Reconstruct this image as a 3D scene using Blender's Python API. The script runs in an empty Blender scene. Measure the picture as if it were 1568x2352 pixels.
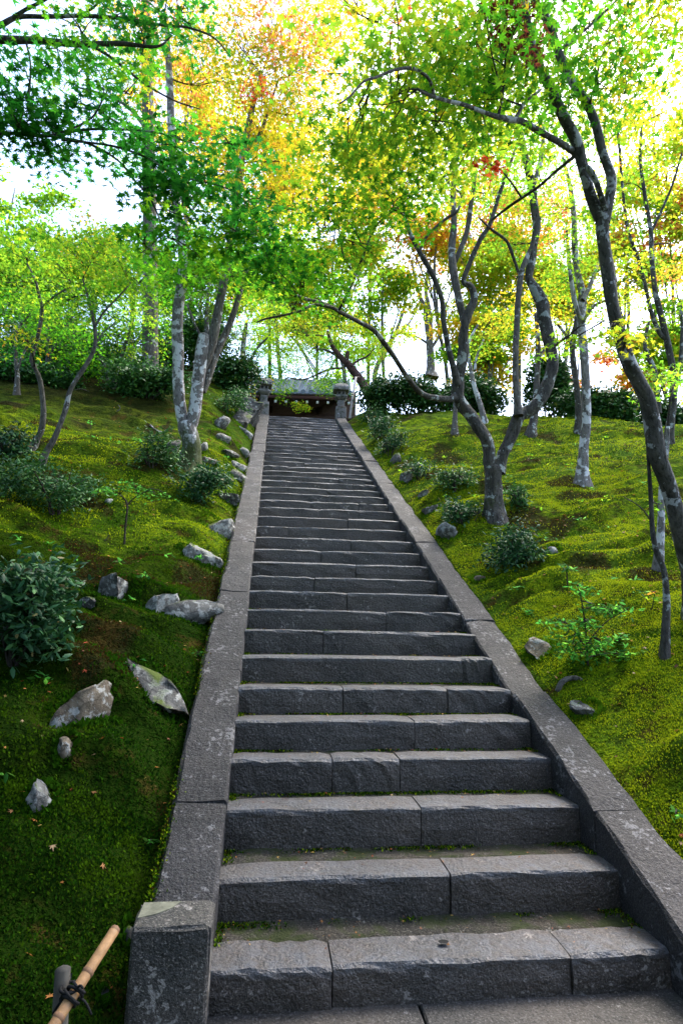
import bpy, math, random
import numpy as np
from mathutils import Vector, Matrix

random.seed(7)
rng = np.random.default_rng(7)
scene = bpy.context.scene
C = scene.collection

# ------------------------------------------------------------------ camera
F = 1400.0                      # focal length in units of a 1568 x 2352 picture
EYE = np.array([0.0, 0.0, 1.444])
PITCH, YAW, ROLL = 0.1630, 0.1169, 0.0205
_r = np.array([math.cos(YAW), -math.sin(YAW), 0.0])
_f0 = np.array([math.sin(YAW), math.cos(YAW), 0.0])
_z = np.array([0, 0, 1.0])
FWD = math.cos(PITCH) * _f0 + math.sin(PITCH) * _z
_u = -math.sin(PITCH) * _f0 + math.cos(PITCH) * _z
RIGHT = math.cos(ROLL) * _r + math.sin(ROLL) * _u
UP = math.cos(ROLL) * _u - math.sin(ROLL) * _r
cam_data = bpy.data.cameras.new('camera')
cam = bpy.data.objects.new('camera', cam_data)
C.objects.link(cam)
cam.matrix_world = Matrix(((RIGHT[0], UP[0], -FWD[0], EYE[0]),
                           (RIGHT[1], UP[1], -FWD[1], EYE[1]),
                           (RIGHT[2], UP[2], -FWD[2], EYE[2]),
                           (0, 0, 0, 1)))
cam_data.sensor_fit = 'HORIZONTAL'
cam_data.sensor_width = 24.0
cam_data.lens = 24.0 * F / 1568.0
cam_data.clip_end = 2000
cam_data.clip_start = 0.05
scene.camera = cam

# ------------------------------------------------------------------ light
SUN_EL, SUN_AZ = math.radians(56), math.radians(52)    # azimuth from +Y towards +X
world = bpy.data.worlds.new('World')
scene.world = world
world.use_nodes = True
wn = world.node_tree
bgn = wn.nodes['Background']
sky = wn.nodes.new('ShaderNodeTexSky')
sky.sky_type = 'NISHITA'
sky.sun_disc = False
sky.sun_elevation = SUN_EL
sky.sun_rotation = SUN_AZ
sky.air_density = 1.0
sky.dust_density = 2.4
sky.ozone_density = 1.0
wn.links.new(sky.outputs[0], bgn.inputs[0])
bgn.inputs[1].default_value = 0.15
sun_data = bpy.data.lights.new('sun', 'SUN')
sun_data.energy = 1.5
sun_data.angle = math.radians(25)
sun_data.color = (1.0, 0.95, 0.86)
sun = bpy.data.objects.new('sun', sun_data)
C.objects.link(sun)
sd = Vector((math.cos(SUN_EL) * math.sin(SUN_AZ), math.cos(SUN_EL) * math.cos(SUN_AZ), math.sin(SUN_EL)))
sun.rotation_euler = (-sd).to_track_quat('-Z', 'Y').to_euler()
vs = scene.view_settings
vs.view_transform = 'Standard'
vs.look = 'None'
vs.gamma = 1.0
vs.use_curve_mapping = False
vs.exposure = 2.3
scene.render.engine = 'CYCLES'
cy = scene.cycles
cy.max_bounces = 5
cy.diffuse_bounces = 3
cy.glossy_bounces = 2
cy.transmission_bounces = 5
cy.use_denoising = True
try:
    cy.denoiser = 'OPENIMAGEDENOISE'
    cy.denoising_prefilter = 'ACCURATE'
except Exception:
    pass
cy.sample_clamp_indirect = 8

# ------------------------------------------------------------------ stair data (horizontal distance, height of each step's front edge)
SD = [2.504, 2.862, 3.199, 3.506, 3.783, 4.08, 4.425, 4.777, 5.127, 5.477, 5.841, 6.202, 6.559, 6.914, 7.267, 7.614, 7.959, 8.31, 8.655, 8.998, 9.337, 9.682, 10.023, 10.362, 10.703, 11.041, 11.38, 11.716, 12.046, 12.373, 12.711, 13.056, 13.399, 13.741, 14.081, 14.418, 14.75, 15.079, 15.405, 15.729]
SZ = [1.444 + z for z in [-1.304, -1.138, -0.967, -0.801, -0.641, -0.486, -0.314, -0.146, 0.013, 0.174, 0.329, 0.49, 0.657, 0.826, 0.997, 1.173, 1.35, 1.51, 1.674, 1.84, 2.004, 2.164, 2.327, 2.49, 2.653, 2.817, 2.98, 3.145, 3.312, 3.481, 3.645, 3.807, 3.97, 4.133, 4.296, 4.461, 4.628, 4.795, 4.964, 5.133]]
NS = len(SD)
XL, XR, CW = -0.154, 1.646, 0.27        # clear width of the flight and width of the side kerbs
PLATEAU = SZ[-1]

def nosing(y):
    return np.interp(y, [1.9] + SD + [16.2, 60], [-0.02] + SZ + [PLATEAU, PLATEAU])

# ------------------------------------------------------------------ noise and terrain
def vnoise(x, y, seed=0):
    x = np.asarray(x, float); y = np.asarray(y, float)
    xi = np.floor(x).astype(np.int64); yi = np.floor(y).astype(np.int64)
    fx = x - xi; fy = y - yi
    fx = fx * fx * (3 - 2 * fx); fy = fy * fy * (3 - 2 * fy)
    def h(a, b):
        n = (a * 374761393 + b * 668265263 + seed * 974711) & 0x7fffffff
        n = ((n ^ (n >> 13)) * 1274126177) & 0x7fffffff
        n = (n ^ (n >> 16)) & 0xffff
        return n / 65535.0
    return (h(xi, yi) * (1 - fx) + h(xi + 1, yi) * fx) * (1 - fy) + (h(xi, yi + 1) * (1 - fx) + h(xi + 1, yi + 1) * fx) * fy

def fbm(x, y, seed=0, oct=3):
    s = 0; a = 0.5
    for i in range(oct):
        s = s + a * vnoise(x * 2 ** i, y * 2 ** i, seed + i); a *= 0.5
    return s

def smin(a, b, k):
    h = np.clip(0.5 + 0.5 * (b - a) / k, 0, 1)
    return b * (1 - h) + a * h - k * h * (1 - h)

def terrain(x, y, detail=True):
    x = np.asarray(x, float); y = np.asarray(y, float)
    yy = np.clip(y, 2.1, 60)
    plane = 0.4867 * (yy - 2.504) + 0.14
    plane = np.where(y < 2.1, plane - 0.02 * (2.1 - y), plane)
    # left bank
    u = np.clip(-(x + 0.42), 0, None)
    A = np.interp(y, [0, 3, 6, 8, 11, 14, 17], [0.2, 0.2, 0.26, 0.36, 0.6, 0.95, 1.1])
    aL = -0.10 + A * (1 - np.exp(-u / 0.5)) + 0.10 * u
    zl = smin(plane + aL, 8.1 + 0.10 * np.clip(u, 0, 6), 1.0)
    # right bank
    v = np.clip(x - 1.90, 0, None)
    aR = 0.0 + 0.36 * (1 - np.exp(-v / 1.1)) + 0.15 * np.clip(v, 0, 6)
    zr = smin(plane + aR, 6.75 - 0.30 * np.clip(x - 3.0, 0, 8), 0.7)
    z = np.where(x < 0.7, zl, zr)
    if detail:
        w = np.clip(np.minimum(np.where(x < .7, u, v) / 0.35, 1), 0.15, 1)
        z = z + w * (0.22 * (fbm(x / 0.9 + 7, y / 0.7, 3, 2) - 0.37) + 0.17 * (fbm(x / 0.36, y / 0.22, 11, 2) - 0.37)
                     + 0.20 * (vnoise(x / 2.3, y / 2.0, 5) - 0.5))
        ph = y * 1.75 + 2.2 * fbm(x / 1.1, y / 1.3, 21, 3) + 0.25 * x
        fr = ph - np.floor(ph)
        st = np.clip(fr / 0.22, 0, 1); st = st * st * (3 - 2 * st)
        mk = np.clip((vnoise(x / 0.8 + 3, y / 0.6, 41) - 0.35) * 3.0, 0, 1)
        z = z + w * mk * 0.17 * (st - fr)
        # a plateau behind the head of the stairs
    flat = np.clip((y - 15.9) / 0.5, 0, 1) * np.clip((x + 1.2) / 0.5, 0, 1) * np.clip((3.4 - x) / 1.0, 0, 1)
    z = z * (1 - flat) + (PLATEAU - 0.03) * flat
    inside = (x > -0.395) & (x < 1.885)
    z = np.where(inside & (y < 16.1), np.minimum(z, nosing(y) - 0.5), z)
    return z

def pix(px, py, d):
    """world point seen at picture position (1568 x 2352 units) at depth d along the view axis"""
    return EYE + d * (FWD + (px - 784) / F * RIGHT - (py - 1176) / F * UP)

def depth_of(p):
    return float(np.dot(np.asarray(p) - EYE, FWD))

def ground_hit(px, py, dmax=40.0):
    ds = np.linspace(0.8, dmax, 3000)
    P = EYE[None] + ds[:, None] * (FWD + (px - 784) / F * RIGHT - (py - 1176) / F * UP)[None]
    below = P[:, 2] < terrain(P[:, 0], P[:, 1])
    i = int(np.argmax(below))
    if not below.any():
        i = len(ds) - 1
    return P[i], float(ds[i])

# ------------------------------------------------------------------ object helpers
def mesh_from_arrays(name, V, Fc, cols=None, smooth=False, attrs=None):
    me = bpy.data.meshes.new(name)
    V = np.asarray(V, np.float32)
    if isinstance(Fc, np.ndarray):
        n, k = Fc.shape
        me.vertices.add(len(V)); me.vertices.foreach_set('co', V.ravel())
        me.loops.add(n * k); me.loops.foreach_set('vertex_index', Fc.astype(np.int32).ravel())
        me.polygons.add(n)
        me.polygons.foreach_set('loop_start', np.arange(0, n * k, k, dtype=np.int32))
        me.polygons.foreach_set('loop_total', np.full(n, k, np.int32))
        if smooth:
            me.polygons.foreach_set('use_smooth', np.ones(n, bool))
        me.update(calc_edges=True)
    else:
        me.from_pydata([tuple(v) for v in V], [], Fc)
        if smooth:
            for p in me.polygons: p.use_smooth = True
        me.update()
    if cols is not None:
        a = me.color_attributes.new('tint', 'FLOAT_COLOR', 'POINT')
        c4 = np.ones((len(V), 4), np.float32); c4[:, :3] = cols
        a.data.foreach_set('color', c4.ravel())
    for k_, v_ in (attrs or {}).items():
        a = me.attributes.new(k_, 'FLOAT', 'POINT'); a.data.foreach_set('value', np.asarray(v_, np.float32))
    return me

def link(name, me, mat, parent=None, origin=None):
    o = bpy.data.objects.new(name, me)
    if mat is not None and not me.materials:
        me.materials.append(mat)
    C.objects.link(o)
    if parent is not None:
        o.parent = parent
    if origin is not None:
        o.location = origin
    return o

def tag(o, label=None, cat=None, group=None, kind=None):
    if label: o['label'] = label
    if cat: o['category'] = cat
    if group: o['group'] = group
    if kind: o['kind'] = kind
    return o

def empty(name, loc):
    o = bpy.data.objects.new(name, None)
    o.empty_display_size = 0.1
    C.objects.link(o)
    o.location = tuple(float(c) for c in loc)
    return o

class Soup:
    """collects vertices / faces into one mesh"""
    def __init__(s): s.v = []; s.f = []; s.n = 0; s.c = []; s.a = []
    def add(s, V, Fc, col=None, a=None):
        V = np.asarray(V, float)
        s.v.append(V); s.f.append(np.asarray(Fc, np.int64) + s.n); s.n += len(V)
        if col is not None: s.c.append(np.broadcast_to(np.asarray(col, float), (len(V), 3)))
        if a is not None: s.a.append(np.broadcast_to(np.asarray(a, float), (len(V),)))
    def build(s, name, mat, parent=None, origin=(0, 0, 0), smooth=False):
        V = np.concatenate(s.v) - np.asarray(origin)[None]
        Fc = np.concatenate(s.f)
        cols = np.concatenate(s.c) if s.c else None
        attrs = {'moss': np.concatenate(s.a)} if s.a else None
        me = mesh_from_arrays(name, V, Fc, cols, smooth, attrs)
        return link(name, me, mat, parent)

def box_arrays(x0, x1, y0, y1, z0, z1):
    V = np.array([[x0, y0, z0], [x1, y0, z0], [x1, y1, z0], [x0, y1, z0], [x0, y0, z1], [x1, y0, z1], [x1, y1, z1], [x0, y1, z1]], float)
    Fq = np.array([[0, 3, 2, 1], [4, 5, 6, 7], [0, 1, 5, 4], [1, 2, 6, 5], [2, 3, 7, 6], [3, 0, 4, 7]])
    return V, Fq

def bevel_box(x0, x1, y0, y1, z0, z1, b):
    """a box with chamfered edges, quads and triangles as polygon lists"""
    import bmesh
    bm = bmesh.new()
    bmesh.ops.create_cube(bm, size=1)
    for v in bm.verts:
        v.co = Vector((x0 + (v.co.x + .5) * (x1 - x0), y0 + (v.co.y + .5) * (y1 - y0), z0 + (v.co.z + .5) * (z1 - z0)))
    bmesh.ops.bevel(bm, geom=list(bm.edges), offset=b, segments=1, affect='EDGES', profile=0.5)
    return bm

def bm_obj(name, bm, mat, parent=None, smooth=False):
    me = bpy.data.meshes.new(name)
    bm.to_mesh(me); bm.free()
    if smooth:
        for p in me.polygons: p.use_smooth = True
    return link(name, me, mat, parent)

# ------------------------------------------------------------------ materials
class NT:
    def __init__(s, name):
        s.m = bpy.data.materials.new(name); s.m.use_nodes = True
        s.t = s.m.node_tree; s.b = s.t.nodes['Principled BSDF']; s.out = s.t.nodes['Material Output']
    def n(s, typ, **kw):
        nd = s.t.nodes.new(typ)
        for k, v in kw.items():
            if k.startswith('_'): setattr(nd, k[1:], v)
            else: nd.inputs[k.replace('__', ' ')].default_value = v
        return nd
    def l(s, a, b): s.t.links.new(a, b)
    def pos(s):
        return s.n('ShaderNodeNewGeometry').outputs['Position']
    def noise(s, scale, detail=4, rough=0.55, vec=None, dist=0.0):
        nd = s.n('ShaderNodeTexNoise', Scale=scale, Detail=detail, Roughness=rough, Distortion=dist)
        s.l(vec if vec is not None else s.pos(), nd.inputs['Vector']); return nd.outputs['Fac']
    def ramp(s, fac, stops, interp='LINEAR'):
        nd = s.n('ShaderNodeValToRGB'); r = nd.color_ramp; r.interpolation = interp
        while len(r.elements) > 1: r.elements.remove(r.elements[0])
        for i, (p, c) in enumerate(stops):
            e = r.elements[0] if i == 0 else r.elements.new(p)
            e.position = p
            e.color = (c[0], c[1], c[2], 1) if isinstance(c, (tuple, list)) else (c, c, c, 1)
        s.l(fac, nd.inputs[0]); return nd.outputs[0]
    def mix(s, fac, a, b, blend='MIX'):
        nd = s.n('ShaderNodeMix', _data_type='RGBA', _blend_type=blend)
        for sock, v in ((nd.inputs[0], fac), (nd.inputs[6], a), (nd.inputs[7], b)):
            if isinstance(v, (int, float)): sock.default_value = v
            elif isinstance(v, (tuple, list)): sock.default_value = (*v[:3], 1)
            else: s.l(v, sock)
        return nd.outputs[2]
    def math(s, op, a, b=0.0):
        nd = s.n('ShaderNodeMath', _operation=op)
        for i, v in enumerate((a, b)):
            if isinstance(v, (int, float)): nd.inputs[i].default_value = v
            else: s.l(v, nd.inputs[i])
        return nd.outputs[0]
    def bump(s, h, strength=0.5, dist=0.02, prev=None):
        nd = s.n('ShaderNodeBump', Strength=strength, Distance=dist)
        s.l(h, nd.inputs['Height'])
        if prev is not None: s.l(prev, nd.inputs['Normal'])
        return nd.outputs['Normal']
    def set(s, col=None, rough=None, normal=None, spec=None, metal=None):
        for nm, v in (('Base Color', col), ('Roughness', rough), ('Specular IOR Level', spec), ('Metallic', metal)):
            if v is None: continue
            if isinstance(v, (int, float)): s.b.inputs[nm].default_value = v
            elif isinstance(v, (tuple, list)): s.b.inputs[nm].default_value = (*v[:3], 1)
            else: s.l(v, s.b.inputs[nm])
        if normal is not None: s.l(normal, s.b.inputs['Normal'])
        return s.m

def scale_vec(t, sx, sy, sz):
    nd = t.n('ShaderNodeVectorMath', _operation='MULTIPLY'); nd.inputs[1].default_value = (sx, sy, sz)
    t.l(t.pos(), nd.inputs[0]); return nd.outputs[0]

def mat_granite(name, dark, light,  lichen=0.12, warm=(0.11, 0.085, 0.065), moss=0.0, rough=0.62, pit=1.0, spec=0.42):
    t = NT(name)
    big = t.noise(2.2, 4, 0.6)
    base = t.ramp(big, [(0.3, dark), (0.55, tuple((a + b) / 2 for a, b in zip(dark, light))), (0.75, light)])
    base = t.mix(t.ramp(t.noise(1.1, 3), [(0.45, 0.0), (0.7, 0.55)]), base, warm)
    sp = t.noise(130, 1, 0.7)
    base = t.mix(t.ramp(sp, [(0.56, 0.0), (0.70, 0.75)]), base, tuple(min(.36, c * 2.6) for c in light))
    base = t.mix(t.ramp(t.noise(95, 2, 0.6), [(0.32, 0.8), (0.46, 0.0)]), base, tuple(c * 0.35 for c in dark))
    li = t.math('ADD', t.math('MULTIPLY', t.noise(34, 3, 0.6), 0.6), t.math('MULTIPLY', t.noise(5, 2, 0.5), 0.4))
    base = t.mix(t.ramp(li, [(0.635 - lichen * .3, 0.0), (0.66 - lichen * .3, 0.75)]), base, tuple(min(.42, .06 + c * 2.6) for c in light))
    wn_ = t.n('ShaderNodeAttribute', _attribute_name='worn')
    base = t.mix(t.math('MULTIPLY', wn_.outputs['Fac'], t.ramp(t.noise(24, 3, .65), [(.3, .15), (.65, .9)])), base, (0.115, 0.126, 0.15))  # pale worn edges, plus bluish sky light painted on the tread tops
    if moss:
        geo = t.n('ShaderNodeNewGeometry')
        ms = t.ramp(t.noise(6, 5, 0.65), [(0.62 - moss * .4, 0.0), (0.74 - moss * .4, 1.0)])
        base = t.mix(ms, base, (0.028, 0.036, 0.009))
    h = t.noise(60, 3, 0.75)
    h2 = t.noise(16, 2, 0.6)
    nrm = t.bump(h2, 0.4 * pit, 0.025)
    nrm = t.bump(h, 0.95 * pit, 0.014, nrm)
    t.set(base, t.ramp(h, [(0.3, rough - .1), (0.7, rough + .15)]), nrm, spec=spec)
    return t.m

M = {}
M['step'] = mat_granite('step_granite', (0.025, 0.0205, 0.0175), (0.076, 0.064, 0.056), 0.06, warm=(0.078, 0.053, 0.038), rough=0.45, spec=0.5)
M['kerb'] = mat_granite('kerb_granite', (0.013, 0.0125, 0.0135), (0.038, 0.0365, 0.039), 0.2, warm=(0.045, 0.036, 0.034), rough=0.66, spec=0.35)
M['lantern'] = mat_granite('lantern_granite', (0.09, 0.085, 0.075), (0.2, 0.19, 0.165), 0.10, moss=0.28)
M['post'] = mat_granite('post_granite', (0.03, 0.03, 0.028), (0.10, 0.09, 0.08), 0.24, warm=(0.11, 0.07, 0.04))
M['fill'] = mat_granite('tread_fill', (0.022, 0.020, 0.016), (0.062, 0.056, 0.046), 0.0, warm=(0.05, 0.036, 0.02), moss=0.34, rough=0.8, spec=.25)
M['path'] = mat_granite('path_stone', (0.022, 0.021, 0.019), (0.055, 0.052, 0.05), 0.0, rough=0.7)

def mat_rock(name, dark, light, moss=0.3, lich=0.2):
    t = NT(name)
    geo = t.n('ShaderNodeNewGeometry')
    n1 = t.noise(5, 6, 0.65, dist=0.8)
    base = t.ramp(n1, [(0.32, dark), (0.5, tuple((a + b) * .5 for a, b in zip(dark, light))), (0.68, light)])
    v = t.n('ShaderNodeTexVoronoi', Scale=7.0, _feature='DISTANCE_TO_EDGE'); t.l(t.pos(), v.inputs['Vector'])
    base = t.mix(t.ramp(v.outputs['Distance'], [(0.0, 0.55), (0.05, 0.0)]), base, tuple(c * .35 for c in dark))
    base = t.mix(t.ramp(t.noise(16, 5, 0.7), [(0.60 - lich * .3, 0.0), (0.66 - lich * .3, 0.85)]), base, (0.34, 0.345, 0.33))
    sep = t.n('ShaderNodeSeparateXYZ'); t.l(geo.outputs['Normal'], sep.inputs[0])
    mk = t.math('ADD', t.math('MULTIPLY', sep.outputs[2], 0.35), t.noise(4, 5, 0.65))
    base = t.mix(t.ramp(mk, [(0.98 - moss * .6, 0.0), (1.08 - moss * .6, 1.0)]), base, (0.07, 0.10, 0.013))
    nrm = t.bump(t.noise(22, 8, 0.7), 0.9, 0.03)
    t.set(base, 0.82, nrm, spec=0.3)
    return t.m
M['rock'] = mat_rock('rock_grey', (0.03, 0.03, 0.03), (0.16, 0.155, 0.145), 0.3, 0.28)
M['rock_pale'] = mat_rock('rock_pale', (0.05, 0.048, 0.045), (0.22, 0.215, 0.20), 0.32, 0.42)
M['rock_dark'] = mat_rock('rock_dark', (0.03, 0.03, 0.028), (0.12, 0.115, 0.105), 0.38, 0.12)
M['rock_brown'] = mat_rock('rock_brown', (0.05, 0.036, 0.025), (0.22, 0.18, 0.13), 0.28, 0.25)

def mat_moss_ground():
    t = NT('moss_ground')
    sv = scale_vec(t, 0.75, 1.25, 1.0)
    a = t.noise(1.1, 3, 0.6)
    b = t.noise(7.5, 4, 0.68, sv)
    c = t.noise(70, 2, 0.7)
    col = t.ramp(b, [(0.30, (0.030, 0.022, 0.006)), (0.40, (0.045, 0.070, 0.004)), (0.50, (0.105, 0.18, 0.005)), (0.64, (0.25, 0.32, 0.006)), (0.8, (0.36, 0.40, 0.010))])
    col = t.mix(t.ramp(a, [(0.42, 0.0), (0.62, 0.8)]), col, (0.040, 0.100, 0.006))
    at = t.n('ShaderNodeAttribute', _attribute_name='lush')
    col = t.mix(at.outputs['Fac'], col, t.mix(0.95, col, (0.006, 0.022, 0.0012)))  # near-black green: shade mixed into the moss colour
    ab = t.n('ShaderNodeAttribute', _attribute_name='bare')
    col = t.mix(t.math('MULTIPLY', ab.outputs['Fac'], 0.9), col, t.ramp(b, [(0.35, (0.014, 0.011, 0.006)), (0.6, (0.030, 0.026, 0.009)), (0.7, (0.03, 0.050, 0.006))]))
    col = t.mix(t.ramp(t.noise(3.1, 4, 0.7, sv), [(0.57, 0.0), (0.66, 0.85)]), col, (0.060, 0.036, 0.010))
    col = t.mix(t.ramp(c, [(0.34, 0.75), (0.6, 0.0)]), col, (0.016, 0.026, 0.003))
    n = t.bump(b, 1.0, 0.09)
    n = t.bump(t.noise(28, 2, 0.65), 0.9, 0.03, n)
    n = t.bump(c, 1.0, 0.014, n)
    t.set(col, 1.0, n, spec=0.02)
    return t.m
M['ground'] = mat_moss_ground()

def mat_leaf(name, trans=0.5, rough=0.5, gain=1.5, spec=0.3):
    t = NT(name)
    at = t.n('ShaderNodeAttribute', _attribute_name='tint')
    col = at.outputs['Color']
    g = t.n('ShaderNodeMix', _data_type='RGBA', _blend_type='MULTIPLY'); g.inputs[0].default_value = 1.0
    t.l(col, g.inputs[6]); g.inputs[7].default_value = (gain, gain, gain * .9, 1)
    tr = t.n('ShaderNodeBsdfTranslucent'); t.l(g.outputs[2], tr.inputs['Color'])
    t.set(col, rough, None, spec=spec)
    mx = t.n('ShaderNodeMixShader'); mx.inputs[0].default_value = trans
    t.l(t.b.outputs[0], mx.inputs[1]); t.l(tr.outputs[0], mx.inputs[2]); t.l(mx.outputs[0], t.out.inputs['Surface'])
    return t.m
M['leaf'] = mat_leaf('maple_leaf', 0.68, 0.6, 2.3, 0.06)
M['evergreen'] = mat_leaf('evergreen_leaf', 0.18, 0.5, 1.2, 0.22)
M['moss_sprig'] = mat_leaf('moss_sprig', 0.3, 1.0, 1.2, 0.02)
M['litter'] = mat_leaf('fallen_leaf', 0.2, 0.7, 1.0, 0.2)

def mat_bark(name, dark, light, lich=0.3, lichcol=(0.5, 0.5, 0.5), mosscol=(0.045, 0.06, 0.012), vert=3.0):
    t = NT(name)
    sv = scale_vec(t, 1, 1, 1 / vert)
    n1 = t.noise(9, 5, 0.65, sv)
    fine = t.noise(42, 5, 0.7, sv)
    col = t.ramp(n1, [(0.3, dark), (0.7, light)])
    col = t.mix(t.ramp(fine, [(0.36, 0.8), (0.52, 0.0)]), col, tuple(c * .35 for c in dark))
    col = t.mix(t.ramp(t.noise(7, 6, 0.62, dist=0.3), [(0.665 - lich * .3, 0.0), (0.69 - lich * .3, 0.9)]), col, lichcol)
    col = t.mix(t.ramp(t.noise(26, 4, 0.6), [(0.70 - lich * .12, 0.0), (0.73 - lich * .12, 0.8)]), col, lichcol)
    at = t.n('ShaderNodeAttribute', _attribute_name='moss')
    mk = t.math('ADD', at.outputs['Fac'], t.math('MULTIPLY', t.math('SUBTRACT', t.noise(8, 5, 0.65), 0.5), 1.1))
    col = t.mix(t.ramp(mk, [(0.42, 0.0), (0.6, 0.95)]), col, mosscol)
    nrm = t.bump(n1, 0.8, 0.05)
    nrm = t.bump(fine, 1.0, 0.022, nrm)
    t.set(col, 0.85, nrm, spec=0.25)
    return t.m
M['bark_dark'] = mat_bark('bark_dark', (0.030, 0.027, 0.024), (0.115, 0.105, 0.093), 0.3, (0.33, 0.36, 0.35))
M['bark_grey'] = mat_bark('bark_grey', (0.06, 0.052, 0.045), (0.17, 0.155, 0.14), 0.22, (0.42, 0.43, 0.43))
M['bark_pale'] = mat_bark('bark_pale', (0.12, 0.105, 0.10), (0.28, 0.26, 0.26), 0.48, (0.62, 0.62, 0.66))
M['bark_lean'] = mat_bark('bark_leaning', (0.040, 0.038, 0.035), (0.14, 0.13, 0.12), 0.34, (0.42, 0.43, 0.46))
M['twig'] = mat_bark('twig_bark', (0.025, 0.02, 0.018), (0.07, 0.055, 0.05), 0.0)
M['bark_red'] = mat_bark('bark_reddish', (0.04, 0.02, 0.016), (0.11, 0.06, 0.05), 0.05)

def mat_simple(name, col, rough=0.6, noise_amt=0.25, scale=20, spec=0.3, bump=0.2):
    t = NT(name)
    n = t.noise(scale, 5, 0.6)
    c = t.ramp(n, [(0.25, tuple(k * (1 - noise_amt) for k in col)), (0.75, tuple(min(1, k * (1 + noise_amt)) for k in col))])
    t.set(c, rough, t.bump(n, bump, 0.01), spec=spec)
    return t.m
M['rooftile'] = mat_simple('roof_tile', (0.13, 0.15, 0.19), 0.34, 0.25, 9, 0.6)
M['wood_dark'] = mat_simple('dark_timber', (0.035, 0.016, 0.011), 0.7)
M['wood_fascia'] = mat_simple('fascia_timber', (0.11, 0.045, 0.055), 0.55)
M['white_end'] = mat_simple('white_paint', (0.75, 0.74, 0.72), 0.6, 0.08)
M['plaster'] = mat_simple('plaster_dark', (0.05, 0.03, 0.02), 0.9)
M['bamboo'] = mat_simple('bamboo', (0.42, 0.23, 0.10), 0.5, 0.5, 22, 0.4)
M['bamboo_node'] = mat_simple('bamboo_node', (0.20, 0.11, 0.06), 0.6)
M['cord'] = mat_simple('black_cord', (0.008, 0.008, 0.009), 0.8)
M['stake'] = mat_simple('weathered_stake', (0.07, 0.065, 0.055), 0.8, 0.5, 10)
M['hollow'] = mat_simple('lantern_hollow', (0.006, 0.006, 0.006), 0.9)  # flat near-black stand-in for the shade inside holes
M['prop_wood'] = mat_simple('prop_wood', (0.30, 0.27, 0.25), 0.75, 0.4, 12)
def shaded_green(x, y):
    # deep green moss low on the left, shade painted into its colour; yellower elsewhere
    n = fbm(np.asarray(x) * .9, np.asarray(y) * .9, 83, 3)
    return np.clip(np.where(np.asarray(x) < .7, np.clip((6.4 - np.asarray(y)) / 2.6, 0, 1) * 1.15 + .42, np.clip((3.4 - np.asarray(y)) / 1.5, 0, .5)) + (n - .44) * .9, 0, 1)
def bare(x, y):
    # bare earth and leaf litter under the trees on the left hill, and small scuffed patches elsewhere
    x = np.asarray(x); y = np.asarray(y)
    n = fbm(x * .8 + 4, y * .8, 93, 3); p = fbm(x * 2.0 + 9, y * 3.2, 88, 3)
    hill = np.where(x < -1.5, np.clip((y - 9.2) / 2.5, 0, 1) * np.clip((-x - 1.5) / .8, 0, 1), 0)
    return np.clip(hill * 1.2 + (n - .44) * 1.5 * hill, 0, 1) + np.where(hill < .3, np.clip((p - .545) * 14, 0, 1), 0)
# ------------------------------------------------------------------ ground
xs = np.concatenate([np.array([-300, -150, -80, -50, -35, -26, -20]), np.arange(-16, -7, 0.5), np.arange(-7, -3.0, 0.12), np.arange(-3.0, -0.42, 0.045), [-0.405, -0.393],
                     np.linspace(-0.2, 1.7, 5), [1.883, 1.895], np.arange(1.94, 4.2, 0.05), np.arange(4.2, 9, 0.11), np.arange(9, 18, 0.5), np.array([20, 26, 35, 50, 80, 150, 300])])
ys = np.concatenate([np.array([-200, -100, -50, -25, -12, -7, -4, -2.5, -1.5]), np.arange(-1, 1, 0.25), np.arange(1, 7, 0.05), np.arange(7, 12, 0.075), np.arange(12, 19, 0.12), np.arange(19, 30, 0.6), np.array([32, 36, 42, 50, 65, 90, 140, 220, 350])])
GX, GY = np.meshgrid(xs, ys)
GZ = terrain(GX, GY)
nx, ny = len(xs), len(ys)
idx = np.arange(nx * ny).reshape(ny, nx)
Fg = np.stack([idx[:-1, :-1].ravel(), idx[:-1, 1:].ravel(), idx[1:, 1:].ravel(), idx[1:, :-1].ravel()], 1)
gme = mesh_from_arrays('ground', np.stack([GX.ravel(), GY.ravel(), GZ.ravel()], 1), Fg, smooth=True, attrs={'lush': shaded_green(GX.ravel(), GY.ravel()), 'bare': bare(GX.ravel(), GY.ravel())})
ground = tag(link('ground', gme, M['ground']), 'mossy hillside ground on both sides of the stairs', kind='structure')

# paved path at the foot of the stairs
path = empty('path', (0.8, 1.5, 0)); tag(path, 'grey stone paving at the foot of the stairs', kind='structure')
for (x0, x1, y0, y1) in [(-0.42, 0.62, 1.62, 2.53), (0.63, 1.92, 1.62, 2.53), (-0.42, 0.2, 0.6, 1.61), (0.21, 1.3, 0.6, 1.61), (1.31, 2.4, 0.6, 1.61), (-0.42, 0.9, -0.9, 0.59), (0.91, 2.4, -0.9, 0.59)]:
    bm = bevel_box(x0 - .8, x1 - .8, y0 - 1.5, y1 - 1.5, -0.12, -0.004 + random.uniform(-.002, .002), 0.006)
    bm_obj('paving_slab', bm, M['path'], path)

# ------------------------------------------------------------------ the staircase
stair = empty('stone_staircase', (0.75, 2.5, 0))
tag(stair, 'long steep flight of dark granite steps between stone kerbs', 'staircase')
SO = np.array([0.75, 2.5, 0.0])

def strip(profiles):
    """skin a list of closed profiles (each k x 3) with caps; returns V, quads+caps as list"""
    k = len(profiles[0]); V = np.concatenate(profiles); Fc = []
    for i in range(len(profiles) - 1):
        for j in range(k):
            a = i * k + j; b = i * k + (j + 1) % k
            Fc.append((a, b, b + k, a + k))
    Fc.append(tuple(range(k - 1, -1, -1)))
    n = (len(profiles) - 1) * k
    Fc.append(tuple(range(n, n + k)))
    return V, Fc

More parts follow.
